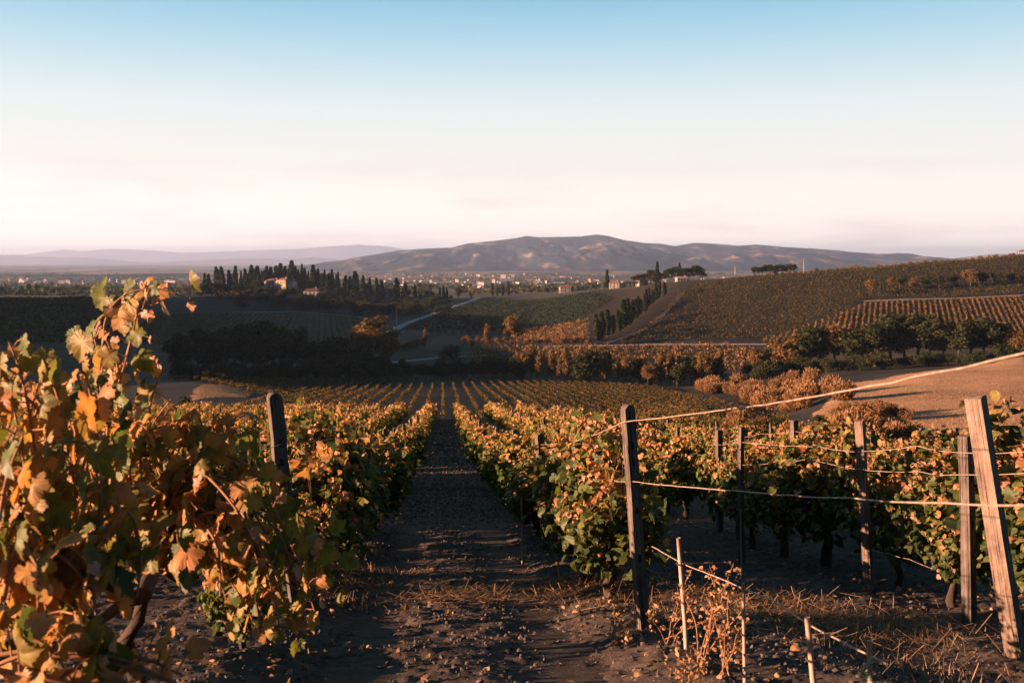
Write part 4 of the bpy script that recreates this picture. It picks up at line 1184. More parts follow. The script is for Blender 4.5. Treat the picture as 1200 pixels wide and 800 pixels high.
# open shelter on the crest at the far right
x = (1196 - 600) / FPX * 775
sh = thing('shelter', 'small open shelter with flat roof on the right hill crest', 'shelter', (x, 775, Hs(x, 775) + 0.3))
for sx in (-3, 3):
    for sy in (-2, 2):
        mb = MB(); mb.box(sx - .15, sx + .15, sy - .15, sy + .15, -1, 3.0); mb.build('support', M['trunk'], sh)
mb = MB(); mb.box(-4, 4, -3, 3, 3.003, 3.5); mb.add([(-4, -3, 3.503), (4, -3, 3.503), (4, 3, 3.503), (-4, 3, 3.503), (0, 0, 4.6)], [(0, 1, 4), (1, 2, 4), (2, 3, 4), (3, 0, 4)]); mb.build('roof', M['tile'], sh)

# ------------------------------------------------------------------ foreground posts
def post_mesh(w, d, h, slots, round_top=True, seed=0):
    """squared vineyard post with punched slots down its front and a worn rounded top"""
    r = random.Random(seed)
    zs = [-0.25, 0.0]
    for s in slots: zs += [s - 0.022, s + 0.022]
    zs += [h - w * 0.55]
    zs = sorted(zs)
    mb = MB()
    xs = [-w / 2, -w * 0.14, w * 0.14, w / 2]
    V = []; F = []
    def v(*c): V.append(c); return len(V) - 1
    for a, b in zip(zs, zs[1:]):
        isslot = any(abs((a + b) / 2 - s) < 0.01 for s in slots)
        for k in range(3):
            if isslot and k == 1:
                q = 0.03
                o1 = [v(xs[1], -d / 2, a), v(xs[2], -d / 2, a), v(xs[2], -d / 2, b), v(xs[1], -d / 2, b)]
                i1 = [v(xs[1], -d / 2 + q, a), v(xs[2], -d / 2 + q, a), v(xs[2], -d / 2 + q, b), v(xs[1], -d / 2 + q, b)]
                F.append(tuple(i1))
                for j in range(4): F.append((o1[j], o1[(j + 1) % 4], i1[(j + 1) % 4], i1[j]))
            else:
                F.append((v(xs[k], -d / 2, a), v(xs[k + 1], -d / 2, a), v(xs[k + 1], -d / 2, b), v(xs[k], -d / 2, b)))
        F.append((v(w / 2, -d / 2, a), v(w / 2, d / 2, a), v(w / 2, d / 2, b), v(w / 2, -d / 2, b)))
        F.append((v(-w / 2, d / 2, a), v(-w / 2, -d / 2, a), v(-w / 2, -d / 2, b), v(-w / 2, d / 2, b)))
        F.append((v(w / 2, d / 2, a), v(-w / 2, d / 2, a), v(-w / 2, d / 2, b), v(w / 2, d / 2, b)))
    # rounded head
    z0 = zs[-1]; n = 8
    prof = []
    for k in range(n + 1):
        q = math.pi * k / n
        prof.append((w / 2 * math.cos(q), z0 + (w * 0.55 if round_top else w * 0.25) * math.sin(q) ** (1 if round_top else 0.35) * (1 + r.uniform(-.08, .08))))
    fr = [v(x, -d / 2, z) for x, z in prof]; bk = [v(x, d / 2, z) for x, z in prof]
    F.append(tuple(fr)); F.append(tuple(reversed(bk)))
    for k in range(n): F.append((fr[k], bk[k], bk[k + 1], fr[k + 1]))
    # slightly irregular, like a weathered post
    V = [(x + 0.004 * math.sin(9 * z + seed) + 0.003 * math.sin(31 * z), y + 0.004 * math.sin(7 * z + 2 * seed), z) for x, y, z in V]
    mb.add(V, F)
    return mb
def lean_post(name, label, foot, top, w, d, slots, mat, rotz=0.0, round_top=True, seed=0, group='vineyard posts near the path'):
    foot = Vector(foot); top = Vector(top)
    h = (top - foot).length
    o = thing(name, label, 'post', foot, 0, group)
    q = (top - foot).to_track_quat('Z', 'Y')
    e = q.to_matrix().to_4x4() @ Euler((0, 0, rotz)).to_matrix().to_4x4()
    # keep the front face towards the path: undo the twist of the track quaternion
    zax = (top - foot).normalized(); fx = Vector((math.cos(rotz), math.sin(rotz), 0)); fx = (fx - zax * fx.dot(zax)).normalized(); fy = zax.cross(fx)
    from mathutils import Matrix
    o.rotation_euler = Matrix((fx, fy, zax)).transposed().to_euler()
    post_mesh(w, d, h, slots, round_top, seed).build('shaft', mat, o)
    return o
def g_at(px, D, dz=0.0):
    x = (px - 600) / FPX * D
    for _ in range(6):
        z = Hs(x, D); x = (px - 600) / FPX * (D * math.cos(PITCH) - z * math.sin(PITCH))
    return Vector((x, D, Hs(x, D) + dz))
SLOTS = [0.55, 0.78, 1.0, 1.12, 1.24]
lean_post('vineyard_post', 'dark slotted post with rounded top leaning left in the first left row', g_at(352, 6.1), at(320, 460, 6.0), 0.082, 0.07, SLOTS, M['post'], 0.5, True, 1)
P2 = lean_post('vineyard_post', 'tall dark post with lit left edge holding the rising wire', g_at(754, 6.0), at(735, 474, 6.0), 0.068, 0.06, [0.5, 0.8, 1.1, 1.2], M['post'], 0.42, True, 2)
P1 = lean_post('vineyard_post', 'slim post where the rising wire drops to the next post downhill', g_at(640, 11.5), at(632, 507, 11.5), 0.085, 0.07, [0.6, 0.9, 1.2], M['post'], 0.45, True, 3)
lean_post('vineyard_post', 'pale lit post standing in the second right row', g_at(1019, 8.1), at(1007, 490, 8.1), 0.062, 0.066, [0.6, 0.9, 1.2], M['wood'], 0.85, False, 4)
lean_post('vineyard_post', 'broad pale wooden end post leaning left at the far right', g_at(1192, 5.2), at(1143, 459, 5.2), 0.078, 0.085, [], M['wood'], 0.75, False, 5)
lean_post('vineyard_post', 'dark upright post just behind the leaning pale end post', g_at(1136, 6.2), at(1132, 506, 6.2), 0.068, 0.065, [0.7, 1.0], M['post'], 0.6, False, 6)
lean_post('vineyard_post', 'slim pale post top showing above vines right of the middle', g_at(869, 10.3), at(868, 498, 10.3), 0.05, 0.05, [1.0], M['post'], 0.5, False, 7)
lean_post('vineyard_post', 'grey post top above the vines left of the pale lit post', g_at(933, 15.2), at(931, 490, 15.2), 0.10, 0.08, [1.0], M['post'], 0.5, False, 8)
lean_post('vineyard_post', 'grey weathered post behind vines right of the pale lit post', g_at(1066, 11.4), at(1062, 524, 11.4), 0.10, 0.08, [1.0], M['post'], 0.5, False, 9)
# plain posts further along the rows
pm = [post_mesh(0.08, 0.07, 1.5, [0.8, 1.1, 1.3], False, 20 + s).mesh('vineyard_post', M['post']) for s in range(4)]
R = random.Random(5)
cnt = {}
for sidek, rows in (('left', ROWS_L), ('right', ROWS_R)):
    for ri, x0 in enumerate(rows[:9]):
        y = (11.5 if sidek == 'left' else 17.0) if ri == 0 else R.uniform(13, 17)
        while y < 62:
            x = rowx(x0, y)
            if -20 < PX(x, y) < 1215 and y < row_end(PX(x, y)):
                cnt[(sidek, ri)] = cnt.get((sidek, ri), 0) + 1
                o = bpy.data.objects.new('vineyard_post', R.choice(pm)); COL.objects.link(o)
                o.location = (x, y, Hs(x, y)); o.rotation_euler = (R.uniform(-.05, .05), R.uniform(-.09, .03), ROT + 0.3)
                tag(o, 'grey post among vines, %s in the %s row %s of the path' % (ordw(cnt[(sidek, ri)]), ordw(ri + 1), sidek), 'post', 'row posts farther down the slope')
            y += R.uniform(5.6, 6.4)

# ------------------------------------------------------------------ wires
def wire(name, label, pts, r=0.0035, sag=0.0, wob=0.0, seed=0, group='trellis wires'):
    pts = [Vector(p) for p in pts]; rr = random.Random(seed)
    out_ = []
    for a, b in zip(pts, pts[1:]):
        n = max(4, int((b - a).length / 0.12))
        for k in range(n):
            t = k / n
            q = a.lerp(b, t); q.z -= sag * 4 * t * (1 - t)
            q += Vector((rr.uniform(-wob, wob), 0, rr.uniform(-wob, wob)))
            out_.append(q)
    out_.append(pts[-1])
    mb = MB(); mb.tube(out_, r * 0.66, 6)
    o = mb.build(name, M['wire'], None, True)
    return tag(o, label, 'wire', group)
p2 = P2.location; top2 = at(731, 494, 5.95); top1 = at(634, 521, 11.45)
wire('wire', 'highest bright wire rising from the tall dark post to the upper right', [at(1400, 350, 1.6), at(1200, 413, 2.15), at(1000, 456, 3.0), at(860, 478.5, 4.15), top2, at(690, 512, 7.6), at(668, 518, 8.8), top1], 0.0048, 0.004, 0.0025, 1)
wire('wire', 'bright wire crossing right of the tall dark post at mid height', [at(1420, 598, 1.6), at(1200, 592, 2.15), at(1000, 584, 3.1), at(860, 575, 4.15), at(742, 564, 5.95), at(715, 563, 6.7)], 0.0040, 0.004, 0.002, 2)
wire('wire', 'low wire running past thin stakes at the bottom right', [at(1040, 778, 2.78), at(950, 733, 3.4), at(905, 703, 3.9), at(800, 660, 5.2), at(764, 640, 5.9)], 0.0045, 0.0, 0.002, 3)
wire('wire', 'loose curled wire end hanging from the tall dark post', [at(757, 664, 6.0), at(772, 671, 6.0), at(776, 678, 5.95), at(787, 688, 5.9)], 0.003, 0.01, 0.003, 4)
wire('wire', 'upper wavy wire between the posts of the second right row', [at(1215, 528, 5.4), at(1130, 530, 6.1), at(1075, 522, 7.0), at(1007, 529, 8.05), at(960, 523, 9.0), at(868, 518, 10.3), at(830, 521, 12)], 0.004, 0.012, 0.003, 5)
wire('wire', 'second wavy wire below the upper one in the second right row', [at(1215, 552, 5.4), at(1128, 556, 6.1), at(1075, 552, 7.0), at(1008, 550, 8.05), at(950, 537, 9.0), at(869, 545, 10.3)], 0.004, 0.012, 0.004, 6)
wire('wire', 'short low wire from the pale lit post into dark vines', [at(1016, 642, 8.0), at(1040, 648, 7.6), at(1066, 655, 7.0), at(1100, 668, 6.5)], 0.003, 0.005, 0.001, 7)
wire('wire', 'wavy wire linking grey post tops above the third right row', [at(845, 519, 17), at(868, 512, 16), at(890, 508, 15.6), at(931, 505, 15.2), at(985, 511, 13)], 0.0045, 0.02, 0.004, 8)
wire('wire', 'thin wire of the first left row through the leaning dark post', [at(180, 560, 3.4), at(250, 540, 4.4), at(330, 520, 6.0), at(400, 512, 8.6), at(440, 505, 11.5)], 0.003, 0.01, 0.002, 9)
wire('wire', 'thin curled wire hanging loose right of the tall dark post top', [at(733, 480, 5.98), at(745, 490, 6.0), at(760, 500, 6.05), at(772, 503, 6.1), at(782, 512, 6.1)], 0.0035, 0.0, 0.002, 10)

# ------------------------------------------------------------------ thin stakes of the replanted stretch
def stake(label, px, D, top_px, top_py, r=0.011, tie=None, group='thin stakes at the lower right'):
    foot = g_at(px, D); top = at(top_px, top_py, D)
    o = thing('stake', label, 'stake', foot, 0, group)
    mb = MB(); L_ = top - foot
    mb.tube([Vector((0, 0, -0.1)), L_ * 0.3 + Vector((0.002, 0, 0)), L_ * 0.7, L_], [r, r, r * 0.95, r * 0.9], 8); mb.build('rod', M['stake'], o, True)
    for t in (tie or []):
        q = L_ * t
        mb = MB(); n = 14
        mb.tube([q + Vector((math.cos(a) * r * 1.5, math.sin(a) * r * 1.5, 0.004 * math.sin(a))) for a in np.linspace(0, 6.28, n)], 0.004, 5); mb.build('tie', M['bark'], o, True)
    return o
stake('tallest thin pale stake beside the tall dark post', 806, 5.15, 795, 630, 0.0125, [0.5, 0.8])
stake('thin grey stake rising from the bottom edge, second from the tall dark post', 873, 4.1, 871, 683, 0.008, [0.62])
stake('leaning pink brown stake carrying the low wire at the bottom', 962, 3.4, 946, 723, 0.011, [0.72])
s_ = stake('short twiggy stake with green tie by the low wire end', 1022, 2.85, 1019, 750, 0.008, [0.3])
mb = MB()
q = at(1016, 782, 2.84) - s_.location
for k in range(2):
    mb.tube([q + Vector((0.012 * math.cos(a) * (1 + k * 0.4), 0.014 * math.sin(a), -0.035 * math.cos(a * 0.5) - 0.01 * k)) for a in np.linspace(0, 6.28, 16)], 0.0028, 5)
mb.build('tie', M['tie'], s_, True).__setitem__('label', 'looped green plastic tie')
stake('thin stake among the vines left of the slim wire post', 612, 10.2, 611, 585, 0.010)
stake('thin stake in the dark vines below the middle wire', 869, 9.2, 868, 597, 0.009)
stake('short thin stake at the foot of the first right row', 655, 8.6, 653, 640, 0.010)

# ------------------------------------------------------------------ big vine in the left foreground
def smooth_path(P, n):
    P = [Vector(p) for p in P]
    out_ = []
    for i in range(len(P) - 1):
        p0 = P[max(i - 1, 0)]; p1 = P[i]; p2_ = P[i + 1]; p3 = P[min(i + 2, len(P) - 1)]
        for k in range(n):
            t = k / n
            out_.append(0.5 * ((2 * p1) + (p2_ - p0) * t + (2 * p0 - 5 * p1 + 4 * p2_ - p3) * t * t + (3 * p1 - p0 - 3 * p2_ + p3) * t ** 3))
    out_.append(P[-1])
    return out_
def hero_vine(label, base, shoots, fill, seed, tintc=0.50):
    """a trained vine: trunk and cordon, shoots with a leaf every few centimetres, inner leaves"""
    g = np.random.default_rng(seed); r = random.Random(seed)
    o = thing('grapevine', label, 'grapevine', base, 0, vine_group)
    B = Vector(base)
    P = []; N_ = []; T_ = []; S_ = []; TI_ = []
    cb = MB()
    more = []
    for sh_ in shoots:
        more.append(sh_)
        for _q in range(0 if sh_[0][2] < 2.15 else (2 if sh_[0][2] > 2.9 else 1)):
            jx, jy, jd = r.uniform(-28, 28), r.uniform(-8, 34), r.uniform(-0.15, 0.25)
            more.append([(a + jx * (k_ / len(sh_)) + r.uniform(-7, 7), b + jy + r.uniform(-7, 7), c_ + jd) for k_, (a, b, c_) in enumerate(sh_[:max(4, len(sh_) - 1)])])
    for sh_ in more:
        path = smooth_path([at(*p) - B for p in sh_], 9)
        L = len(path)
        cb.tube(path, [0.0062 * (1 - 0.65 * i / L) for i in range(L)], 6)
        # leaves along the arc length
        acc = 0.0; nxt = 0.03; side = 1
        for i in range(1, L):
            d = path[i] - path[i - 1]; acc += d.length
            if acc < nxt: continue
            nxt = acc + r.uniform(0.034, 0.058); side = -side
            dirv = d.normalized()
            outw = Vector((r.uniform(-1, 1), r.uniform(-1, 0.6), r.uniform(-0.3, 0.6)))
            outw = (outw - dirv * outw.dot(dirv)).normalized() * 1.0
            pet = outw * r.uniform(0.03, 0.085) + Vector((0, 0, 0.012))
            q = path[i] + pet
            cb.tube([path[i], path[i] + pet * 0.55 + Vector((0, 0, 0.006)), q], [0.0022, 0.0018, 0.0015], 5)
            P.append(q)
            N_.append(Vector((r.gauss(-0.95, 0.5), r.gauss(-0.6, 0.5), r.gauss(0.30, 0.35))))
            T_.append(outw * 0.7 + Vector((r.gauss(0, .35), r.gauss(0, .35), r.uniform(-1.3, -0.1))))
            dry = r.random() < 0.15
            S_.append(r.uniform(0.054, 0.098) * (0.42 if dry else 1) * (1.0 - 0.35 * max(0, (i / L - 0.75) * 4)))
            TI_.append(r.uniform(0.86, 0.95) if dry else min(0.80, max(0.05, r.gauss(tintc, 0.21))))
            # a tendril or dried bit now and then
            if r.random() < 0.25:
                P.append(path[i] + outw * -0.02); N_.append(Vector((r.gauss(0, 1), r.gauss(0, 1), r.gauss(0, 1)))); T_.append(Vector((r.gauss(0, .4), r.gauss(0, .4), -1)))
                S_.append(r.uniform(0.03, 0.055)); TI_.append(r.uniform(0.88, 0.97))
    nf = fill[0]
    x0, x1, y0, y1, z0, z1 = fill[1:]
    if nf:
        y = g.uniform(y0, y1, nf); z = g.uniform(z0, z1, nf); x = rowx(-1.07, y) + g.uniform(x0, x1, nf)
        pf = np.stack([x, y, z], 1) - np.array(B)
        P += [Vector(p) for p in pf]
        N_ += [Vector((r.gauss(-.5, .7), r.gauss(-0.4, .5), r.gauss(.3, .4))) for _ in range(nf)]
        T_ += [Vector((r.gauss(0, .5), r.gauss(0, .5), -1)) for _ in range(nf)]
        S_ += [r.uniform(0.06, 0.10) for _ in range(nf)]
        TI_ += [min(0.9, max(0, r.gauss(0.38, 0.2))) for _ in range(nf)]
    V, Fs, ti = leaves(np.array(P), np.array(N_), np.array(T_), np.array(S_), np.array(TI_), HI)
    fo = build('foliage', V, Fs, M['leaf'], o, tint=ti, smooth=True); set_rim(fo.data, RIM['last'])
    cb.build('shoots', M['cane'], o, True)
    tb = MB(); h = 0.62
    pts = [Vector((r.uniform(-.03, .03), r.uniform(-.03, .03), -0.05 + (h + .05) * i / 9)) for i in range(10)]
    tb.tube(pts, [0.034 * (1.2 - 0.5 * i / 9) * r.uniform(.85, 1.15) for i in range(10)], 9)
    for s in (-1, 1): tb.tube([pts[-1], pts[-1] + Vector((-0.02 * s, 0.2 * s, 0.05)), pts[-1] + Vector((-.04 * s, .5 * s, -0.02 - 0.1 * s))], [0.032, 0.025, 0.015], 7)
    tb.build('trunk', M['bark'], o, True)
    return o
gA = (rowx(-1.07, 3.35), 3.35, Hs(-1.3, 3.35))
SHA = [
    [(170, 660, 3.4), (150, 570, 3.4), (142, 490, 3.4), (138, 430, 3.35), (122, 385, 3.3), (140, 350, 3.3), (180, 338, 3.3), (226, 352, 3.3)],
    [(160, 640, 3.4), (135, 560, 3.35), (128, 480, 3.35), (150, 410, 3.3), (165, 350, 3.35), (172, 330, 3.35)],
    [(180, 640, 3.3), (190, 560, 3.3), (175, 490, 3.3), (185, 445, 3.3), (200, 425, 3.3)],
    [(185, 640, 3.3), (215, 560, 3.2), (250, 530, 3.2), (290, 560, 3.15), (325, 620, 3.1), (350, 690, 3.1), (362, 765, 3.05)],
    [(190, 630, 3.3), (235, 570, 3.3), (285, 585, 3.3), (320, 640, 3.3), (345, 680, 3.3)],
    [(190, 640, 3.2), (240, 610, 3.15), (280, 650, 3.1), (298, 700, 3.05), (305, 742, 3.05)],
    [(200, 640, 3.2), (260, 625, 3.2), (320, 640, 3.2), (360, 665, 3.2), (380, 700, 3.2)],
    [(180, 640, 3.2), (220, 590, 3.1), (250, 620, 3.0), (262, 680, 3.0)],
    [(200, 600, 3.4), (230, 520, 3.4), (255, 500, 3.45), (285, 530, 3.45), (300, 580, 3.45)],
    [(170, 620, 3.2), (165, 560, 3.1), (170, 510, 3.1), (215, 490, 3.1)],
    [(150, 620, 3.2), (120, 560, 3.1), (100, 490, 3.05), (105, 440, 3.0)],
    [(200, 640, 3.3), (270, 640, 3.4), (330, 650, 3.5), (375, 640, 3.6), (410, 660, 3.7)],
    [(190, 640, 3.1), (250, 600, 3.0), (310, 650, 3.0), (340, 720, 3.0), (350, 760, 3.0)],
    [(210, 600, 3.3), (280, 590, 3.3), (340, 640, 3.3), (370, 720, 3.25)],
    [(185, 620, 3.2), (230, 550, 3.1), (275, 590, 3.0), (300, 660, 3.0)],
    [(190, 620, 3.3), (205, 540, 3.35), (225, 480, 3.4), (240, 510, 3.4), (250, 560, 3.4)],
]
hero_vine('largest grapevine at the left with one shoot rising into the sky line', gA, SHA, (40, -0.12, 0.45, 2.95, 3.75, -1.0, -0.55), 5)
gB = (rowx(-1.07, 2.45), 2.45, Hs(-1.2, 2.45))
SHB = [
    [(60, 720, 2.5), (50, 620, 2.5), (40, 520, 2.5), (25, 440, 2.5), (10, 400, 2.5)],
    [(90, 700, 2.5), (95, 590, 2.5), (75, 490, 2.5), (55, 430, 2.5), (45, 410, 2.5)],
    [(20, 720, 2.4), (10, 610, 2.4), (5, 510, 2.4), (-20, 430, 2.4)],
    [(100, 690, 2.6), (120, 590, 2.6), (110, 500, 2.6), (90, 440, 2.6)],
    [(40, 690, 2.3), (30, 600, 2.3), (60, 530, 2.3), (100, 520, 2.3), (120, 560, 2.3)],
    [(70, 690, 2.4), (110, 620, 2.4), (150, 600, 2.4), (165, 650, 2.4), (160, 700, 2.4)],
    [(30, 690, 2.3), (60, 640, 2.2), (95, 650, 2.2), (110, 690, 2.2)],
    [(0, 700, 2.2), (20, 640, 2.15), (40, 660, 2.1), (45, 720, 2.1)],
    [(-40, 720, 2.2), (-10, 640, 2.2), (0, 560, 2.2), (20, 500, 2.2)],
    [(0, 640, 2.6), (5, 540, 2.6), (-5, 460, 2.6), (0, 405, 2.6)],
    [(40, 620, 2.7), (30, 520, 2.7), (45, 450, 2.7), (62, 425, 2.7)],
    [(70, 600, 2.7), (60, 500, 2.7), (20, 440, 2.7), (-10, 430, 2.7)],
    [(110, 640, 2.8), (100, 560, 2.8), (115, 480, 2.8), (125, 440, 2.8)],
    [(-20, 770, 2.05), (40, 762, 2.05), (100, 765, 2.05), (165, 770, 2.05), (215, 792, 2.05)],
    [(60, 800, 2.0), (110, 775, 2.0), (160, 785, 2.0), (200, 800, 2.0)],
    [(30, 690, 2.3), (70, 655, 2.25), (105, 670, 2.25), (112, 720, 2.25)],
    [(10, 700, 2.2), (25, 720, 2.2), (60, 735, 2.2), (75, 770, 2.2)],
    [(-30, 795, 2.0), (20, 770, 2.0), (80, 768, 2.0), (140, 772, 2.0), (205, 800, 2.0)],
    [(-30, 780, 2.0), (30, 790, 1.95), (90, 800, 1.95), (150, 800, 1.95)],
    [(0, 740, 2.1), (30, 745, 2.1), (60, 760, 2.1), (85, 800, 2.1)],
]
hero_vine('grapevine with large orange leaves cut by the left picture edge', gB, SHB, (40, -0.1, 0.35, 2.1, 2.9, -0.85, -0.42), 8, 0.57)

# ------------------------------------------------------------------ soil, clods, dry leaves, dry grass
ys = np.arange(1.2, 15.0, 0.028); xs = np.arange(-4.2, 6.2, 0.028)
GX, GY = np.meshgrid(xs, ys)
disp = (fbm(GX * 2.2, GY * 2.2, 3, 51) - 0.47) * 0.07 + (fbm(GX * 8, GY * 8, 4, 61) - 0.47) * 0.04 + (fbm(GX * 19, GY * 19, 2, 81) - 0.4) * 0.04 * (fbm(GX * 1.5, GY * 1.5, 2, 83)) + g.normal(0, 0.005, GX.shape)
off = GX - rowx(0.09, GY)
rut = -0.035 * (np.exp(-((np.abs(off) - 0.55) / 0.22) ** 2)) + 0.05 * np.clip((np.abs(off) - 0.75) / 0.4, 0, 1)
edge = np.minimum(np.minimum(GX - xs[0], xs[-1] - GX), np.minimum(GY - ys[0], ys[-1] - GY))
wE = np.clip(edge / 0.6, 0, 1)
GZ = H(GX, GY) + 0.02 * wE - 0.03 * (1 - wE) + (disp + rut * (np.abs(off) < 2)) * wE
def soil_z(x, y):
    i = int(np.clip((y - ys[0]) / 0.028, 0, len(ys) - 1)); j = int(np.clip((x - xs[0]) / 0.028, 0, len(xs) - 1))
    return float(GZ[i, j]) if (1.2 < y < 14.9 and -4.1 < x < 6.1) else Hs(x, y)
V = np.stack([GX, GY, GZ], -1).reshape(-1, 3); nx = len(xs); ny = len(ys)
i0 = (np.arange(ny - 1)[:, None] * nx + np.arange(nx - 1)[None]).ravel()
F = np.stack([i0, i0 + 1, i0 + nx + 1, i0 + nx], -1)
cs = np.array([0.108, 0.085, 0.067])[None] * (0.8 + 0.5 * fbm(GX.ravel() * 1.3, GY.ravel() * 1.3, 4, 71))[:, None]
soil = build('soil', V, [F], M['ground'], smooth=True, col=cs); tag(soil, kind='structure')

# clods: small faceted lumps
ico = [(0, 0, 1), (.89, 0, .45), (.28, .85, .45), (-.72, .53, .45), (-.72, -.53, .45), (.28, -.85, .45), (.72, .53, -.45), (-.28, .85, -.45), (-.89, 0, -.45), (-.28, -.85, -.45), (.72, -.53, -.45), (0, 0, -1)]
icf = [(0, 1, 2), (0, 2, 3), (0, 3, 4), (0, 4, 5), (0, 5, 1), (1, 6, 2), (2, 7, 3), (3, 8, 4), (4, 9, 5), (5, 10, 1), (6, 7, 2), (7, 8, 3), (8, 9, 4), (9, 10, 5), (10, 6, 1), (11, 7, 6), (11, 8, 7), (11, 9, 8), (11, 10, 9), (11, 6, 10)]
g = np.random.default_rng(91)
tpl = []
for s in range(4): tpl.append((np.array(ico) * g.uniform(0.65, 1.25, (12, 1)) * [1, 1, 0.7], np.array(icf), np.zeros((0, 4), int)))
n = 42000
cy = 1.6 + 22 * g.random(n) ** 1.5; cx = rowx(0.1, cy) + g.normal(0, 1.6, n)
far_side = g.random(n) < 0.3; cx[far_side] = rowx(2.3, cy[far_side]) + g.normal(0, 1.2, far_side.sum())
cy[:9000] = 16 + 60 * g.random(9000) ** 1.3; cx[:9000] = rowx(0.1, cy[:9000]) + g.normal(0, 0.75, 9000)
cz = np.array([soil_z(a, b) for a, b in zip(cx, cy)])
V, Fs, ti = leaves(np.stack([cx, cy, cz], 1), g.normal(size=(n, 3)), g.normal(size=(n, 3)), (0.003 + 0.021 * g.random(n) ** 4) * np.clip(cy / 14, 0.8, 3.0), g.random(n), tpl)
o = build('clods', V, Fs, M['clod'], tint=ti); tag(o, 'loose earth clods strewn over the dirt path', 'clods', None, 'stuff')

# fallen leaves under the rows and on the path
n = 7500
fy = 2.0 + 60 * g.random(n) ** 1.5
r0 = g.choice(ROWS_L[:4] + ROWS_R[:5], n)
fx = r0 + SL * fy + g.normal(0, 0.42, n)
stray = g.random(n) < 0.10; fx[stray] = rowx(0.09, fy[stray]) + g.uniform(-1.1, 1.1, stray.sum())
fz = np.array([soil_z(a, b) for a, b in zip(fx, fy)]) + 0.018
V, Fs, ti = leaves(np.stack([fx, fy, fz], 1), g.normal(size=(n, 3)) * 0.55 + [0, 0, 1], g.normal(size=(n, 3)), g.uniform(0.02, 0.05, n), g.random(n), LO)
o = build('fallen_leaves', V, Fs, M['dry'], tint=ti); tag(o, 'curled dry leaves fallen under the vine rows', 'fallen leaves', None, 'stuff')

# dry grass: thin bent blades
def blades(cx, cy, h, w, g, lean=0.5):
    n = len(cx)
    z = np.array([soil_z(a, b) for a, b in zip(cx, cy)])
    a = g.random(n) * 6.283; le = lean * g.random(n) * h
    dx, dy = np.cos(a) * le, np.sin(a) * le
    b = g.random(n) * 6.283; wx, wy = np.cos(b) * w, np.sin(b) * w
    p0 = np.stack([cx, cy, z - 0.01], 1); p1 = p0 + np.stack([dx * 0.35, dy * 0.35, h * 0.6], 1); p2_ = p0 + np.stack([dx, dy, h * (1 - 0.3 * le / (h + 1e-6))], 1)
    W = np.stack([wx, wy, 0 * wx], 1)
    V = np.stack([p0 - W, p0 + W, p1 + W * 0.7, p1 - W * 0.7, p2_], 1).reshape(-1, 3)
    i = np.arange(n)[:, None] * 5
    return V, [np.concatenate([i + np.array([[3, 2, 4]])]), np.concatenate([i + np.array([[0, 1, 2, 3]])])]
PC = []
def tuft(x, y, k, s): 
    for _ in range(k): PC.append((x + random.gauss(0, s), y + random.gauss(0, s)))
for px, D, k, s in ((905, 6.6, 240, .22), (930, 6.9, 260, .25), (965, 6.7, 260, .28), (880, 7.4, 160, .25), (1000, 6.2, 200, .3), (1050, 6.0, 200, .3), (1085, 5.8, 180, .28), (860, 8.2, 160, .3), (985, 5.6, 160, .25), (1040, 5.2, 140, .25), (1090, 5.0, 140, .25), (1130, 4.6, 120, .2),
                    (770, 6.6, 120, .16), (745, 7.2, 160, .2), (700, 7.8, 150, .2), (690, 6.9, 90, .15), (430, 8.4, 220, .18), (445, 9.4, 200, .18), (415, 7.4, 140, .16), (455, 11, 160, .2), (620, 11.5, 120, .2), (1150, 3.9, 80, .2), (1100, 3.6, 80, .25)):
    q = g_at(px, D); tuft(q.x, q.y, k, s)
for x0 in ROWS_L[:3] + ROWS_R[:4]:
    for y in np.arange(4, 60, 0.10): PC.append((rowx(x0, y) + random.gauss(0, .42), y + random.uniform(-.1, .1)))
PC = np.array(PC)
n = len(PC)
V, Fs = blades(PC[:, 0], PC[:, 1], 0.02 + 0.13 * g.random(n) ** 2, g.uniform(0.0008, 0.0022, n), g, 2.6)
tt = g.random(n)
o = build('dry_grass', V, Fs, M['straw'], tint=np.concatenate([tt, tt])); tag(o, 'pale dry grass tufts under the vines and beside the stakes', 'dry grass', None, 'stuff')
# straw lying flat on the patch by the stakes
n = 4200
q0 = [g_at(a, b) for a, b in ((900, 6.8), (950, 6.5), (1010, 6.0), (860, 7.6), (640, 8.3), (660, 7.8), (545, 7.6))]
idx = g.integers(0, len(q0), n)
lx = np.array([q0[i].x for i in idx]) + g.normal(0, 0.32, n); ly = np.array([q0[i].y for i in idx]) + g.normal(0, 0.30, n)
lz = np.array([soil_z(a, b) for a, b in zip(lx, ly)]) + g.uniform(0.005, 0.045, n)
st_t = (np.array([(-.013, 0, 0), (.013, 0, 0), (.010, 1, .06), (-.010, 1, .06)]), np.zeros((0, 3), int), np.array([(0, 1, 2, 3)]))
V, Fs, ti = leaves(np.stack([lx, ly, lz], 1), g.normal(size=(n, 3)) * .3 + [0, 0, 1], g.normal(size=(n, 3)), g.uniform(.06, .2, n), g.random(n), [st_t])
o = build('straw', V, Fs, M['straw'], tint=ti); tag(o, 'flattened straw on the bare ground by the vine rows', 'straw', None, 'stuff')

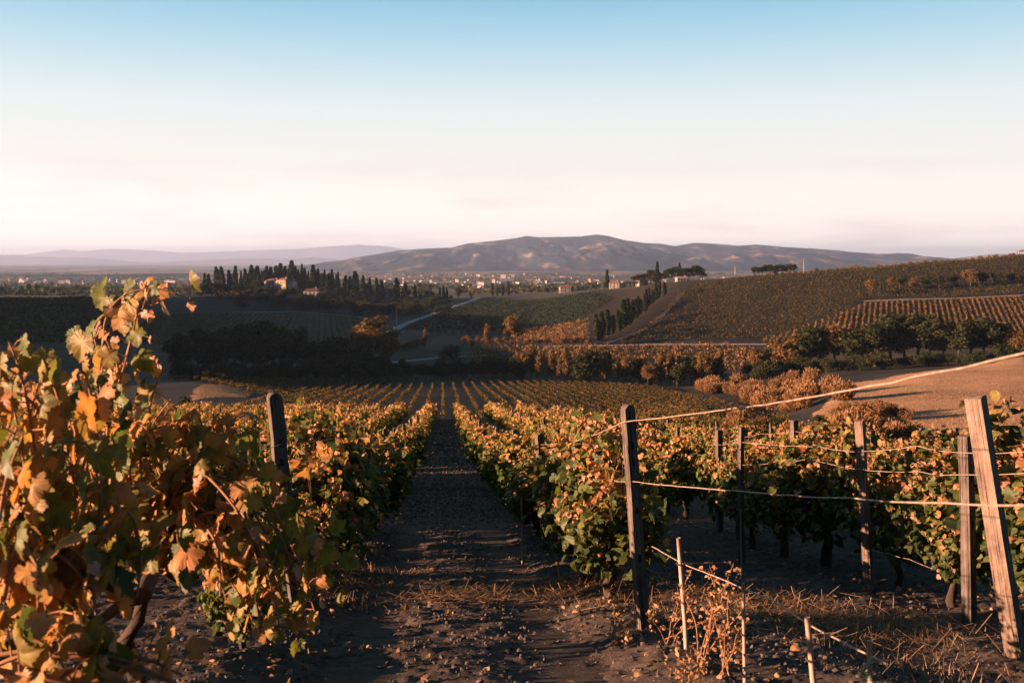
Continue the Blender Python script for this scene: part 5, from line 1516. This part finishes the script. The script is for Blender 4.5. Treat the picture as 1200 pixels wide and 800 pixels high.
# straw stubble on the two tan fields
def stubble(poly, n, p0, p1, d0, d1, label):
    px = g.uniform(p0, p1, n); D = g.uniform(d0, d1, n)
    k_ = seg(poly, px, D); px, D = px[k_], D[k_]
    x = (px - 600) / FPX * D
    m = len(x)
    V, Fs, ti = leaves(np.stack([x, D, H(x, D) + 0.02], 1), g.normal(size=(m, 3)) * [1, 1, .3], g.normal(size=(m, 3)) * .5 + [0, 0, 1], g.uniform(.05, .15, m), np.clip(g.normal(.50, .10, m), 0, 1), [st_t2])
    return tag(build('stubble', V, Fs, M['straw'], tint=ti), label, 'stubble', None, 'stuff')
st_t2 = (np.array([(-.22, 0, 0), (.22, 0, 0), (.16, 1, .1), (-.16, 1, .1)]), np.zeros((0, 3), int), np.array([(0, 1, 2, 3)]))
stubble(TAN_R, 130000, 950, 1300, 56, 284, 'short straw stubble over the wide tan field at the right')
stubble(TAN_L, 9000, 222, 305, 174, 228, 'short straw stubble on the small tan patch at the left')

# withered weeds
def weed(label, px, D, h, nst, seed):
    r = random.Random(seed); g2 = np.random.default_rng(seed)
    b = g_at(px, D); o = thing('withered_weed', label, 'weed', (b.x, b.y, soil_z(b.x, b.y)), 0, 'withered weeds by the stakes')
    mb = MB(); P = []; 
    for k in range(nst):
        a = r.uniform(0, 6.28); s = r.uniform(0.05, 0.28)
        hh = h * r.uniform(0.55, 1.05)
        path = smooth_path([Vector((r.uniform(-.06, .06), r.uniform(-.06, .06), -0.02)), Vector((math.cos(a) * s * .4, math.sin(a) * s * .4, hh * .4)), Vector((math.cos(a) * s * .8 + r.uniform(-.03, .03), math.sin(a) * s * .8, hh * .75)), Vector((math.cos(a) * s + r.uniform(-.05, .05), math.sin(a) * s, hh))], 5)
        mb.tube(path, [0.0035 * (1 - .6 * i / len(path)) for i in range(len(path))], 5)
        for i in range(4, len(path)):
            for _ in range(r.randint(0, 3)): P.append(path[i] + Vector((r.gauss(0, .014), r.gauss(0, .014), r.gauss(0, .014))))
    mb.build('stems', M['cane'], o, True)
    n = len(P)
    V, Fs, ti = leaves(np.array(P), g2.normal(size=(n, 3)), g2.normal(size=(n, 3)) + [0, 0, -.5], g2.uniform(.010, .030, n), np.clip(g2.normal(.6, .2, n), 0, 1), LO)
    build('dried_leaves', V, Fs, M['dry'], o, tint=ti)
weed('tallest withered weed with curled leaves just right of the tallest stake', 825, 4.75, 0.48, 6, 1)
weed('withered weed with brown leaves between the dark post and the tallest stake', 780, 5.4, 0.36, 6, 2)
weed('bent withered weed right of the tallest one near the second stake', 846, 4.6, 0.44, 5, 3)
weed('withered weed rooted at the bottom edge below the tallest stake', 808, 4.1, 0.28, 5, 4)
weed('small withered weed at the foot of the twiggy stake', 1016, 2.75, 0.16, 6, 5)
weed('small withered weed sprouting on the path left of the dark post', 716, 5.6, 0.20, 4, 6)
